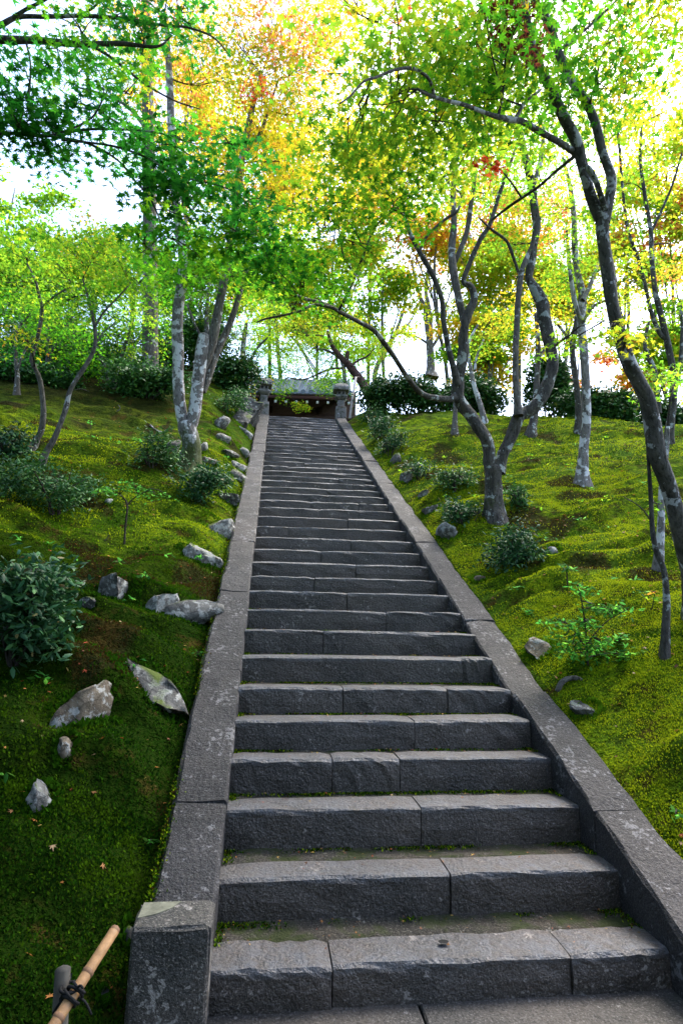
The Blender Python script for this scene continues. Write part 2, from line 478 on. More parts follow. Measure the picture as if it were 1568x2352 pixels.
def step_stone(x0, x1, fy, zt, zb, dep, n, j=0.004):
    pr = []
    tilt = random.uniform(-.006, .006); skew = random.uniform(-.008, .008); lift = random.uniform(-.004, .004); push = random.uniform(-.006, .006)
    ch = random.uniform(.008, .014)
    for i in range(n + 1):
        t = i / n; x = x0 + (x1 - x0) * t
        r = lambda s=1: random.gauss(0, j * s)
        end = 0.006 if i in (0, n) else 0
        y = fy + push + skew * (t - .5) + end; z = zt + lift + tilt * (t - .5) - end
        pr.append(np.array([[x, y + r(.8), zb], [x, y + r(.8) - .004, (zb + zt) / 2], [x, y + r(.7), z - ch - .022 + r(.6)], [x, y + r(.5), z - ch + r(.6)], [x, y + ch * 1.1 + r(.5), z + r(.5)],
                            [x, fy + dep * .6, z + r(.4)], [x, fy + dep + r(2), z - .002], [x, fy + dep, zb]]) - SO)
    V, Fc = strip(pr)
    Fc = [f[::-1] for f in Fc]
    worn_skylit = np.tile([0, 0, .0, .9, 1.0, .7, .5, 0], n + 1) * np.random.default_rng(int(x0 * 99 + fy * 77) & 0xffff).uniform(.5, 1, 8 * (n + 1))  # edge wear; tread-top values carry the painted sky tint
    return link('step_stone', mesh_from_arrays('step_stone', V, Fc, attrs={'worn': worn_skylit}), M['step'], stair)

JOINT = {1: [.253, .77], 2: [.563], 3: [.536], 4: [.305, .513], 5: [.595], 6: [.374, .758], 7: [.876], 8: [.332], 9: [.64], 10: [.482], 11: [.333], 12: [.58], 13: [.40], 14: [.60], 15: [.21], 16: [.63], 17: [.45]}
for k in range(1, NS + 1):
    fy, zt = SD[k - 1], SZ[k - 1]
    zb = (SZ[k - 2] if k > 1 else 0.0) - 0.03
    js = JOINT.get(k)
    if js is None:
        js = [random.uniform(.3, .7)] if k % 3 else sorted([random.uniform(.2, .45), random.uniform(.6, .85)])
    ed = [0.0] + js + [1.0]
    dep = 0.19 + random.uniform(-.02, .02)
    if k == 1: dep = 0.2
    xa, xb = XL - 0.01, XR + 0.01
    for a, b in zip(ed[:-1], ed[1:]):
        step_stone(xa + (xb - xa) * a + 0.003, xa + (xb - xa) * b - 0.003, fy, zt, zb, dep, 9 if k < 9 else 7 if k < 20 else 5, 0.0045 if k < 20 else .006)
    # uneven mortar and rubble between this stone and the next riser
    y1 = (SD[k] if k < NS else 16.4) + 0.04
    n = 40 if k < 9 else 6
    X = np.linspace(XL - .005, XR + .005, n + 1)
    rows = []
    ysr = [fy + dep + .001, fy + dep + .026, (fy + dep + y1) / 2, y1]
    for q, yv in enumerate(ysr):
        zz = zt - [.040, .013, .012, .002][q] + (fbm(X * 9, np.full(n + 1, yv * 13), k, 2) - .37) * .03
        rows.append(np.stack([X, yv + (fbm(X * 7, X * 0 + q, 31 + k, 2) - .4) * (.0 if q == 0 else .035), zz], 1) - SO)
    V = np.concatenate(rows); w = n + 1
    Fq = np.array([[r * w + i, r * w + i + 1, (r + 1) * w + i + 1, (r + 1) * w + i] for r in range(3) for i in range(n)])
    link('tread_fill', mesh_from_arrays('tread_fill', V, Fq, smooth=True), M['fill'], stair)

def line(y):
    return 0.4867 * (y - 2.504) + 0.14

def proj(p):
    q = np.asarray(p) - EYE; d = q @ FWD
    return 784 + F * (q @ RIGHT) / d, 1176 - F * (q @ UP) / d

def kerb_y(X, py, dh):
    lo, hi = 1.5, 17.0
    for _ in range(40):
        m = (lo + hi) / 2
        if proj((X, m, line(m) + dh))[1] > py: lo = m
        else: hi = m
    return (lo + hi) / 2

def kerb_stone(xi, xo, y0, y1, dhf):
    n = max(4, int((y1 - y0) / .09))
    pr = []
    lift = random.uniform(-.012, .010); sh = random.uniform(-.009, .009)
    s = 1 if xo > xi else -1
    for i in range(n + 1):
        y = y0 + (y1 - y0) * i / n
        z = line(y) + dhf(y) + lift
        g = lambda q: random.gauss(0, q)
        e = .006 if i in (0, n) else 0
        wob = .03 * (vnoise(y * 3.1, xo * 7, 4) - .5)
        pr.append(np.array([[xi + sh, y, z - .42], [xi + sh + g(.003), y, z - .018 + g(.004)], [xi + sh + s * .014, y, z + g(.0035) - e], [(xi + xo) / 2, y, z + g(.004) + .003 - e],
                            [xo - s * .022 + wob + g(.004), y, z + g(.005) - e], [xo + wob + g(.004), y, z - .03 + g(.006)], [xo, y, z - .42]]) - SO)
    V, Fc = strip(pr)
    if s < 0: Fc = [f[::-1] for f in Fc]
    Fc = [f[::-1] for f in Fc] if False else Fc
    return link('kerb_stone', mesh_from_arrays('kerb_stone', V, Fc), M['kerb'], stair)

dL = lambda y: 0.035
dR = lambda y: 0.035 + 0.075 * max(0, min(1, (4.1 - y) / 1.4))
jl = [kerb_y(XL, p, .035) for p in (1838, 1538, 1357, 1243, 1172, 1115, 1035, 1018, 972)]
jl = [2.60] + jl + [15.78]
for a, b in zip(jl[:-1], jl[1:]):
    kerb_stone(XL, XL - CW, a + .004, b - .004, dL)
jr = [kerb_y(XR, p, .04) for p in (1887, 1592, 1421, 1323, 1243, 1191, 1107, 1057, 1033, 1013, 995, 983)]
jr = [2.2] + jr + [15.78]
for a, b in zip(jr[:-1], jr[1:]):
    kerb_stone(XR, XR + CW, a + .004, b - .004, dR)
# end posts of the kerbs
for side, (x0, x1) in (('l', (XL - CW - .002, XL + .003)),):
    bm = bevel_box(x0 - SO[0], x1 - SO[0], 2.385 - SO[1], 2.592 - SO[1], -0.3, (0.345 if side == 'l' else 0.27), 0.014)
    import bmesh as _b
    _b.ops.subdivide_edges(bm, edges=list(bm.edges), cuts=2, use_grid_fill=True)
    for v in bm.verts:
        v.co += Vector((random.gauss(0, .0025), random.gauss(0, .0025), random.gauss(0, .002)))
        if side == 'r' and v.co.z > .1: v.co.y += -.05
    p = bm_obj('kerb_post', bm, M['post'], stair)
    p['label'] = 'stained square post ending the stair kerb'

# drill hole in the lowest step
hp = pix(1018, 2170, 2.48)
# ------------------------------------------------------------------ stone lanterns at the head of the stairs
def frustum(soup, cx, cy, z0, z1, w0, d0, w1, d1, rot=0.0):
    c, s = math.cos(rot), math.sin(rot)
    V = []
    for z, w, d in ((z0, w0, d0), (z1, w1, d1)):
        for sx, sy in ((-1, -1), (1, -1), (1, 1), (-1, 1)):
            x, y = sx * w / 2, sy * d / 2
            V.append((cx + c * x - s * y, cy + s * x + c * y, z))
    soup.add(V, np.array([[0, 3, 2, 1], [4, 5, 6, 7], [0, 1, 5, 4], [1, 2, 6, 5], [2, 3, 7, 6], [3, 0, 4, 7]]))

def lantern(x, y, z, label, rot):
    root = empty('stone_lantern', (x, y, z))
    tag(root, label, 'lantern', 'stone lanterns at the head of the stairs')
    def part(name, fr, mat='lantern', parent=None, bev=.012):
        s = Soup()
        for f in fr: frustum(s, *f, rot)
        o = s.build(name, M[mat], parent or root)
        if bev:
            md = o.modifiers.new('b', 'BEVEL'); md.width = bev; md.segments = 2; md.limit_method = 'ANGLE'
        return o
    part('base_block', [(0, 0, -.25, .43, .30, .30, .285, .285)])
    part('shaft', [(0, 0, .43, .63, .20, .20, .19, .19)])
    part('platform', [(0, 0, .63, .70, .21, .21, .33, .33), (0, 0, .70, .755, .335, .335, .325, .325)])
    fb = part('firebox', [(0, 0, .755, .90, .245, .245, .235, .235)], bev=.008)
    # round and oblong firebox openings as flat dark shapes, inner shade in the colour
    c, s = math.cos(rot), math.sin(rot)
    def face_pt(u, w, dz): return (c * u - s * (-.124 - w), s * u + c * (-.124 - w), dz)
    sp = Soup()
    n = 14; V = [face_pt(-.055, .004, .828)] + [face_pt(-.055 + .033 * math.cos(a), .004, .828 + .036 * math.sin(a)) for a in np.linspace(0, 2 * math.pi, n, endpoint=False)]
    sp.add(V, np.array([[0, 1 + i, 1 + (i + 1) % n, 0] for i in range(n)])[:, :3])
    sp.build('round_window', M['hollow'], fb)
    sp = Soup()
    sp.add([face_pt(.035, .004, .79), face_pt(.075, .004, .79), face_pt(.075, .004, .868), face_pt(.035, .004, .868)], np.array([[0, 1, 2, 3]]))
    sp.build('slot_window', M['hollow'], fb)
    cap = Soup()
    levels = [(.885, .37), (.90, .43), (.955, .435), (1.00, .41), (1.07, .31), (1.095, .25)]
    V = []; Fq = []
    for i, (zz, w) in enumerate(levels):
        m = 16
        for k in range(m):
            a = 2 * math.pi * k / m
            ca, sa = math.cos(a), math.sin(a)
            q = (abs(ca) ** 14 + abs(sa) ** 14) ** (-1 / 14)
            r = w / 2 * q
            xx, yv = r * ca, r * sa
            V.append((c * xx - s * yv + random.gauss(0, .004), s * xx + c * yv + random.gauss(0, .004), zz + random.gauss(0, .004)))
    for i in range(len(levels) - 1):
        for k in range(16):
            Fq.append((i * 16 + k, i * 16 + (k + 1) % 16, (i + 1) * 16 + (k + 1) % 16, (i + 1) * 16 + k))
    Fq.append(tuple(range(15, -1, -1))); Fq.append(tuple(range(80, 96)))
    link('cap', mesh_from_arrays('cap', V, Fq, smooth=False), M['lantern'], root)
    return root
lantern(XL - .16, 15.95, 6.57, 'square stone lantern on the left of the stair head, beside the rocky bank', 0.08)
lantern(XR + .15, 15.95, 6.55, 'square stone lantern on the right of the stair head, beside a wooden prop', -0.05)

# ------------------------------------------------------------------ temple hall behind the stair head
hall = empty('temple_hall', (1.2, 20.0, PLATEAU)); tag(hall, 'temple hall with grey tiled roof and dark timber eaves above the stair head', 'building')
HR = -0.10       # turned a little against the stairs
hall.rotation_euler = (0, 0, HR)
def hpart(name, soup_or, mat, parent=hall):
    return soup_or.build(name, M[mat], parent)
s = Soup(); V, Q = box_arrays(-5, 1.6, 1.2, 6, -.3, 2.8); s.add(V, Q); hpart('wall', s, 'plaster')
for px_ in (-3.4, -1.6, .2):
    s = Soup(); V, Q = box_arrays(px_, px_ + .2, 1.06, 1.18, -.3, 2.15); s.add(V, Q); hpart('pillar', s, 'wood_dark')
s = Soup(); V, Q = box_arrays(-5, 1.6, 1.0, 1.17, 1.62, 1.86); s.add(V, Q); hpart('lintel', s, 'wood_dark')
ROOFX0, ROOFX1, TAN = -3.6, 1.4, math.tan(math.radians(26))
def roof_z(y): return 2.30 + TAN * y + .03 * y * y
s = Soup()
V = []
for y in np.linspace(0, 2.7, 9):
    for x in (ROOFX0, ROOFX1): V += [(x, y, roof_z(y)), (x, y, roof_z(y) - .10)]
Q = []
for i in range(8):
    a = i * 4; Q += [(a, a + 2, a + 6, a + 4), (a + 1, a + 5, a + 7, a + 3)]
Q += [(0, 1, 3, 2)]
s.add(V, np.array(Q)); roof = hpart('roof', s, 'rooftile')
roll_mesh = None; cap_mesh = None
for i, x in enumerate(np.arange(ROOFX0 + .1, ROOFX1, .27)):
    s = Soup(); V = []; Q = []
    yk = np.linspace(-.02, 2.7, 9)
    for y in yk:
        for a in np.linspace(0, math.pi, 6):
            V.append((.065 * math.cos(a), y, roof_z(y) + .075 * math.sin(a) - .004))
    for r in range(8):
        for k in range(5): Q.append((r * 6 + k, r * 6 + k + 1, (r + 1) * 6 + k + 1, (r + 1) * 6 + k))
    if roll_mesh is None:
        roll_mesh = mesh_from_arrays('tile_roll', V, np.array(Q), smooth=True); roll_mesh.materials.append(M['rooftile'])
        n = 16; V = []
        for yy, r in ((-.03, .085), (-.05, .085), (-.05, .065), (-.04, .06), (-.04, .028), (-.052, .02)):
            for a in np.linspace(0, 2 * math.pi, n, endpoint=False): V.append((r * math.cos(a), yy, 2.305 + r * math.sin(a)))
        Q = [(q * n + k, q * n + (k + 1) % n, (q + 1) * n + (k + 1) % n, (q + 1) * n + k) for q in range(5) for k in range(n)] + [tuple(range(5 * n, 6 * n))]
        cap_mesh = mesh_from_arrays('end_cap', V, Q); cap_mesh.materials.append(M['rooftile'])
    o = link('tile_roll', roll_mesh, None, roof); o.location = (x, 0, 0)
    o = link('end_cap', cap_mesh, None, roof); o.location = (x, 0, 0)
s = Soup(); V, Q = box_arrays(ROOFX0, ROOFX1, .05, .12, 2.10, 2.24); s.add(V, Q); hpart('fascia', s, 'wood_fascia')
s = Soup(); V, Q = box_arrays(ROOFX0, ROOFX1, .0, .05, 2.195, 2.255); s.add(V, Q); hpart('eave_board', s, 'wood_fascia')
for x in np.arange(ROOFX0 + .2, ROOFX1, .36):
    V, Q = box_arrays(x, x + .07, .13, 1.3, 1.96, 2.04)
    V[:, 2] += (V[:, 1] - .13) * .45
    s = Soup(); s.add(V, Q); r = hpart('rafter', s, 'wood_dark')
    V, Q = box_arrays(x - .004, x + .074, .118, .15, 1.955, 2.045); s = Soup(); s.add(V, Q); s.build('rafter_tip', M['white_end'], r)

# ------------------------------------------------------------------ rocks
def ico(sub):
    import bmesh
    bm = bmesh.new(); bmesh.ops.create_icosphere(bm, subdivisions=sub, radius=1)
    V = np.array([v.co[:] for v in bm.verts]); Fc = np.array([[v.index for v in f.verts] for f in bm.faces]); bm.free()
    return V, Fc
ICO3 = ico(3); ICO2 = ico(2)
ROCK_FEET = []
def rock(px, py, w, h, ang, mat, label, sub=3, sink=0.56, depth_ratio=.8):
    P, d = ground_hit(px, py + h * .28)
    sc = d / F
    V0, Fc = ICO3 if sub == 3 else ICO2
    r = np.random.default_rng(int(px * 13 + py))
    V = V0.copy()
    for _ in range(13):
        n = r.normal(size=3); n /= np.linalg.norm(n); lim = r.uniform(.34, .70)
        dd = V @ n; V = V - np.clip(dd - lim, 0, None)[:, None] * n[None]
    V += .03 * r.normal(size=V.shape)
    V /= np.abs(V).max(axis=0)[None]
    a, b = w * sc / 2 * 1.3, h * sc / 2 * 1.75
    c = min(a, b) * 1.1 * depth_ratio + .25 * max(a, b) * depth_ratio
    V = V * np.array([a, c, b])
    t = math.radians(ang)
    Vx = V[:, 0] * math.cos(t) - V[:, 2] * math.sin(t); Vz = V[:, 0] * math.sin(t) + V[:, 2] * math.cos(t)
    hr = np.array([RIGHT[0], RIGHT[1], 0]); hr /= np.linalg.norm(hr)
    hf = np.array([-hr[1], hr[0], 0])
    W = Vx[:, None] * hr + V[:, 1][:, None] * hf + Vz[:, None] * _z
    g = P.copy()
    ctr = g + np.array([0, 0, b * (1 - 2 * sink) * (abs(math.cos(t)) + .3 * abs(math.sin(t)))])
    ROCK_FEET.append((ctr[0], ctr[1], float(np.abs(W[:, 0]).max()), float(np.abs(W[:, 1]).max())))
    me = mesh_from_arrays('rock', W, Fc)
    o = link('rock', me, M[mat]); o.location = tuple(ctr)
    tag(o, label, 'rock', 'rocks set in the moss banks')
    return o
ROCKS = [
 (500, 1208, 62, 38, 0, 'rock_pale', 'rounded whitish boulder hard against the left kerb, halfway down the left bank'),
 (457, 1268, 88, 36, -35, 'rock_pale', 'slanting pale grey slab sloping down towards the left kerb'),
 (268, 1335, 78, 50, -10, 'rock', 'blocky grey rock in moss, right of the big dark shrub'),
 (357, 1370, 54, 62, -40, 'rock_pale', 'upright mottled white rock between the blocky grey rock and the long kerbside rock'),
 (440, 1395, 128, 56, 22, 'rock', 'long mottled grey rock leaning up to the left kerb'),
 (205, 1375, 36, 20, 0, 'rock', 'small grey stone just right of the dark shrub'),
 (352, 1555, 180, 74, -33, 'rock', 'large pointed slab slanting down to the left kerb'),
 (195, 1612, 104, 112, -12, 'rock_brown', 'squarish brown and white boulder in the lower left bank'),
 (150, 1706, 46, 50, 20, 'rock_brown', 'small pale brown stone below the squarish boulder'),
 (97, 1822, 54, 62, 35, 'rock_pale', 'bright white stone low at the left edge'),
 (251, 1151, 16, 12, 0, 'rock_pale', 'tiny white stone beside the thin seedling'),
 (520, 1142, 62, 30, -25, 'rock', 'flat grey rock under the low shrub at the left kerb'),
 (477, 1053, 46, 28, -8, 'rock_brown', 'brownish lump of rock just right of the twin trunk foot'),
 (465, 1020, 22, 34, -30, 'rock', 'grey wedge of rock touching the twin trunk'),
 (507, 1003, 44, 24, -35, 'rock', 'dark grey slanting rock above the brownish lump'),
 (508, 968, 30, 28, -10, 'rock', 'grey brown rock at the top of the rock group'),
 (564, 987, 24, 32, 30, 'rock_pale', 'cream white rock on the slope left of the upper kerb'),
 (555, 1032, 30, 22, -40, 'rock_pale', 'white stone against the kerb below the cream one'),
 (550, 1066, 34, 24, -15, 'rock_pale', 'pale flat stone beside the kerb level with the trunk foot'),
 (526, 1038, 34, 14, -25, 'rock', 'narrow grey stone in the middle of the rock group'),
 (543, 1090, 46, 18, -35, 'rock', 'dark sloping slab beside the kerb above the low shrub'),
 (566, 935, 56, 60, -35, 'rock_dark', 'big dark mossy boulder on the bank below the left lantern'),
 (587, 925, 14, 34, 12, 'rock_pale', 'upright white stone touching the left lantern base'),
 (548, 955, 40, 44, -20, 'rock_dark', 'shadowed boulder in the bank beside the big mossy one'),
 (392, 1025, 34, 40, -20, 'rock_dark', 'dark rock partly hidden behind the twin trunk'),
 (1035, 1214, 52, 36, 0, 'rock_pale', 'white lichened rock on the right bank, lowest of three by the kerb'),
 (986, 1167, 34, 30, 0, 'rock', 'grey rock on the right bank, middle of three by the kerb'),
 (971, 1134, 24, 22, 0, 'rock_pale', 'small pale rock on the right bank, highest of three by the kerb'),
 (936, 1095, 34, 32, -20, 'rock_dark', 'dark rock under the right bank shrubs'),
 (907, 1052, 30, 24, 0, 'rock_dark', 'dark stone under the leafy clump beside the right kerb'),
 (1348, 1628, 70, 26, -22, 'rock', 'flat grey stone in the lower right moss'),
 (1238, 1487, 62, 40, -15, 'rock_brown', 'brown rock under the bright green seedling'),
 (1272, 1262, 26, 12, -20, 'rock_pale', 'small white stone beside the round right shrub'),
 (1096, 1328, 30, 20, -20, 'rock_brown', 'low brown stone near the right kerb'),
 (150, 2250, 44, 26, 10, 'rock', 'pale topped stone behind the bamboo pole'),
 (240, 2290, 22, 50, 0, 'rock_dark', 'dark wet stone between the bamboo pole and the kerb post'),
 (222, 2215, 18, 24, 0, 'rock_pale', 'small white stone between the bamboo pole and the kerb post'),
 (300, 2150, 40, 44, 0, 'rock_dark', 'dark stone wedged beside the kerb post'),
]
for rk in ROCKS:
    rock(*rk, sub=3 if rk[2] > 30 else 2)
# ------------------------------------------------------------------ plants: leaf templates and scatter
def maple_template(lobes):
    if lobes == 7:
        tips = [(-118, .62), (-78, .86), (-38, .98), (0, 1.08), (38, .98), (78, .86), (118, .62)]
    elif lobes == 5:
        tips = [(-100, .72), (-48, .95), (0, 1.08), (48, .95), (100, .72)]
    else:
        tips = [(-62, .9), (0, 1.05), (62, .9)]
    pts = [(0, -.12, 0)]
    rim = []
    for i, (a, r) in enumerate(tips):
        a = math.radians(a)
        rim.append((r * math.sin(a), r * math.cos(a), -.16 * r))
        if i < len(tips) - 1:
            b = math.radians((tips[i][0] + tips[i + 1][0]) / 2)
            rim.append((.36 * math.sin(b), .36 * math.cos(b), .02))
    rim = rim[::-1]
    V = np.array(pts + rim); V[:, 1] -= .3
    n = len(rim)
    T = np.array([(0, 1 + i, 2 + i) for i in range(n - 1)])
    return V * .55, T
L7, L5, L3 = maple_template(7), maple_template(5), maple_template(3)
_e = np.array([(0, 0, 0), (-.2, .34, -.03), (0, .38, .05), (.2, .34, -.03), (-.16, .74, -.06), (0, .76, .0), (.16, .74, -.06), (0, 1.1, -.08)])
LE = (_e - np.array([0, .1, 0]), np.array([(0, 2, 1), (0, 3, 2), (1, 2, 5), (1, 5, 4), (2, 3, 6), (2, 6, 5), (4, 5, 7), (5, 6, 7)]))      # oval evergreen leaf
LD = (np.array([(0, -.1, 0), (-.3, .4, .02), (.3, .4, .02), (0, 1.0, -.1)]), np.array([(0, 2, 1), (1, 2, 3)]))                          # small far leaf

def basis(N, spin, r):
    N = N / np.linalg.norm(N, axis=1, keepdims=True)
    ref = np.where(np.abs(N[:, 2:3]) > .9, np.array([[1., 0, 0]]), np.array([[0, 0, 1.]]))
    A = np.cross(ref, N); A /= np.linalg.norm(A, axis=1, keepdims=True)
    B = np.cross(N, A)
    c, s = np.cos(spin)[:, None], np.sin(spin)[:, None]
    X = A * c + B * s; Y = -A * s + B * c
    return X, Y, N

def scatter(template, P, N, spin, S, cols):
    Vt, T = template
    X, Y, Z = basis(N, spin, None)
    V = P[:, None, :] + S[:, None, None] * (Vt[None, :, 0:1] * X[:, None] + Vt[None, :, 1:2] * Y[:, None] + Vt[None, :, 2:3] * Z[:, None])
    k = len(Vt)
    Fc = T[None] + (np.arange(len(P)) * k)[:, None, None]
    return V.reshape(-1, 3), Fc.reshape(-1, 3), np.repeat(cols, k, 0)

PAL = {
 'deep': [((.010, .080, .008), 3), ((.016, .105, .010), 3), ((.035, .15, .010), 1.5), ((.008, .055, .012), 1)],  # darkest green; shade on the overhanging bough is put into it
 'green': [((.032, .135, .008), 3), ((.06, .19, .008), 3), ((.12, .25, .008), 1.5), ((.02, .09, .008), 1)],
 'lime': [((.085, .20, .012), 3), ((.14, .25, .014), 3), ((.22, .29, .014), 2), ((.045, .145, .012), 1.4)],
 'yellowgreen': [((.18, .25, .012), 3), ((.27, .28, .014), 3), ((.10, .20, .010), 2.2), ((.38, .29, .016), 1.1), ((.40, .17, .02), .3)],
 'yellow': [((.39, .29, .014), 3), ((.29, .27, .012), 2.4), ((.42, .21, .02), 1.2), ((.18, .24, .010), 1.6)],
 'orange': [((.40, .19, .03), 2), ((.38, .13, .045), 1.3), ((.38, .27, .02), 2.2), ((.30, .07, .03), .6), ((.25, .24, .014), 2)],
 'pink': [((.42, .15, .075), 2), ((.42, .21, .08), 2), ((.34, .08, .05), 1), ((.40, .28, .04), 1.5)],
 'red': [((.40, .035, .02), 2), ((.5, .10, .03), 1)],
 'maroon': [((.075, .018, .012), 2), ((.13, .035, .02), 1), ((.05, .012, .01), 1)],
 'evergreen': [((.016, .060, .016), 3), ((.028, .095, .020), 2), ((.055, .14, .026), 1.3), ((.10, .12, .03), .3)],
 'bluegreen': [((.018, .070, .028), 3), ((.032, .105, .038), 2), ((.06, .16, .045), 1.2), ((.12, .10, .03), .15)],
 'shrub': [((.03, .10, .03), 3), ((.05, .15, .035), 3), ((.09, .20, .04), 1)],
 'fresh': [((.030, .13, .022), 3), ((.055, .18, .026), 2), ((.09, .22, .028), 1)],
}
def colours(pal, n, r, shift=None):
    p = PAL[pal]; w = np.array([b for a, b in p]); c = np.array([a for a, b in p])
    i = r.choice(len(p), n, p=w / w.sum())
    out = c[i] * r.uniform(.75, 1.25, (n, 1)) * r.uniform(.93, 1.07, (n, 3))
    return np.clip(out, .003, .75)

def catmull(P, m=5):
    P = np.asarray(P, float)
    if len(P) < 3: 
        t = np.linspace(0, 1, m + 1)[:, None]; return P[0] * (1 - t) + P[-1] * t
    Q = np.vstack([2 * P[0] - P[1], P, 2 * P[-1] - P[-2]])
    out = []
    for i in range(1, len(Q) - 2):
        for k in range(m):
            t = k / m
            out.append(.5 * ((2 * Q[i]) + (-Q[i - 1] + Q[i + 1]) * t + (2 * Q[i - 1] - 5 * Q[i] + 4 * Q[i + 1] - Q[i + 2]) * t * t + (-Q[i - 1] + 3 * Q[i] - 3 * Q[i + 1] + Q[i + 2]) * t ** 3))
    out.append(Q[-2]); return np.array(out)

def tube(P, R, seg=8, rough=0.0, seed=0, roots=0.0):
    """tapering tube along points P with radii R, its surface lumpy by `rough`"""
    P = np.asarray(P, float); R = np.asarray(R, float); n = len(P)
    T = np.gradient(P, axis=0); T /= np.linalg.norm(T, axis=1, keepdims=True) + 1e-9
    ref = np.array([0.31, 0.87, .11]); A = np.cross(T, ref); A /= np.linalg.norm(A, axis=1, keepdims=True) + 1e-9
    B = np.cross(T, A)
    a = np.linspace(0, 2 * math.pi, seg, endpoint=False)
    rad = R[:, None] * np.ones((1, seg))
    if rough:
        ln = np.concatenate([[0], np.cumsum(np.linalg.norm(np.diff(P, axis=0), axis=1))])
        rad = rad * (1 + rough * 2 * (vnoise(ln[:, None] * 7 + 0 * a[None], a[None] * 1.6 + 0 * ln[:, None], seed) - .5)
                     + rough * 1.2 * (vnoise(ln[:, None] * 2.4 + 0 * a[None], np.cos(a)[None] * 1.3 + 5 + 0 * ln[:, None], seed + 3) - .5))
    if roots:
        ln = np.concatenate([[0], np.cumsum(np.linalg.norm(np.diff(P, axis=0), axis=1))])
        lob = np.clip(np.cos(a * 2.5 + seed) ** 2 * .9 + .5 * np.cos(a * 1.5 + seed * 2) ** 2, 0, 2)
        rad = rad * (1 + roots * np.exp(-np.clip(ln - .22, 0, None) / .13)[:, None] * lob[None])
    V = P[:, None] + rad[..., None] * (np.cos(a)[None, :, None] * A[:, None] + np.sin(a)[None, :, None] * B[:, None])
    V = V.reshape(-1, 3)
    Q = np.array([[i * seg + k, i * seg + (k + 1) % seg, (i + 1) * seg + (k + 1) % seg, (i + 1) * seg + k] for i in range(n - 1) for k in range(seg)])
    V = np.vstack([V, P[-1] + T[-1] * R[-1] * .5]); t = len(V) - 1
    tip = np.array([[(n - 1) * seg + k, (n - 1) * seg + (k + 1) % seg, t, t] for k in range(seg)])
    return V, Q, tip

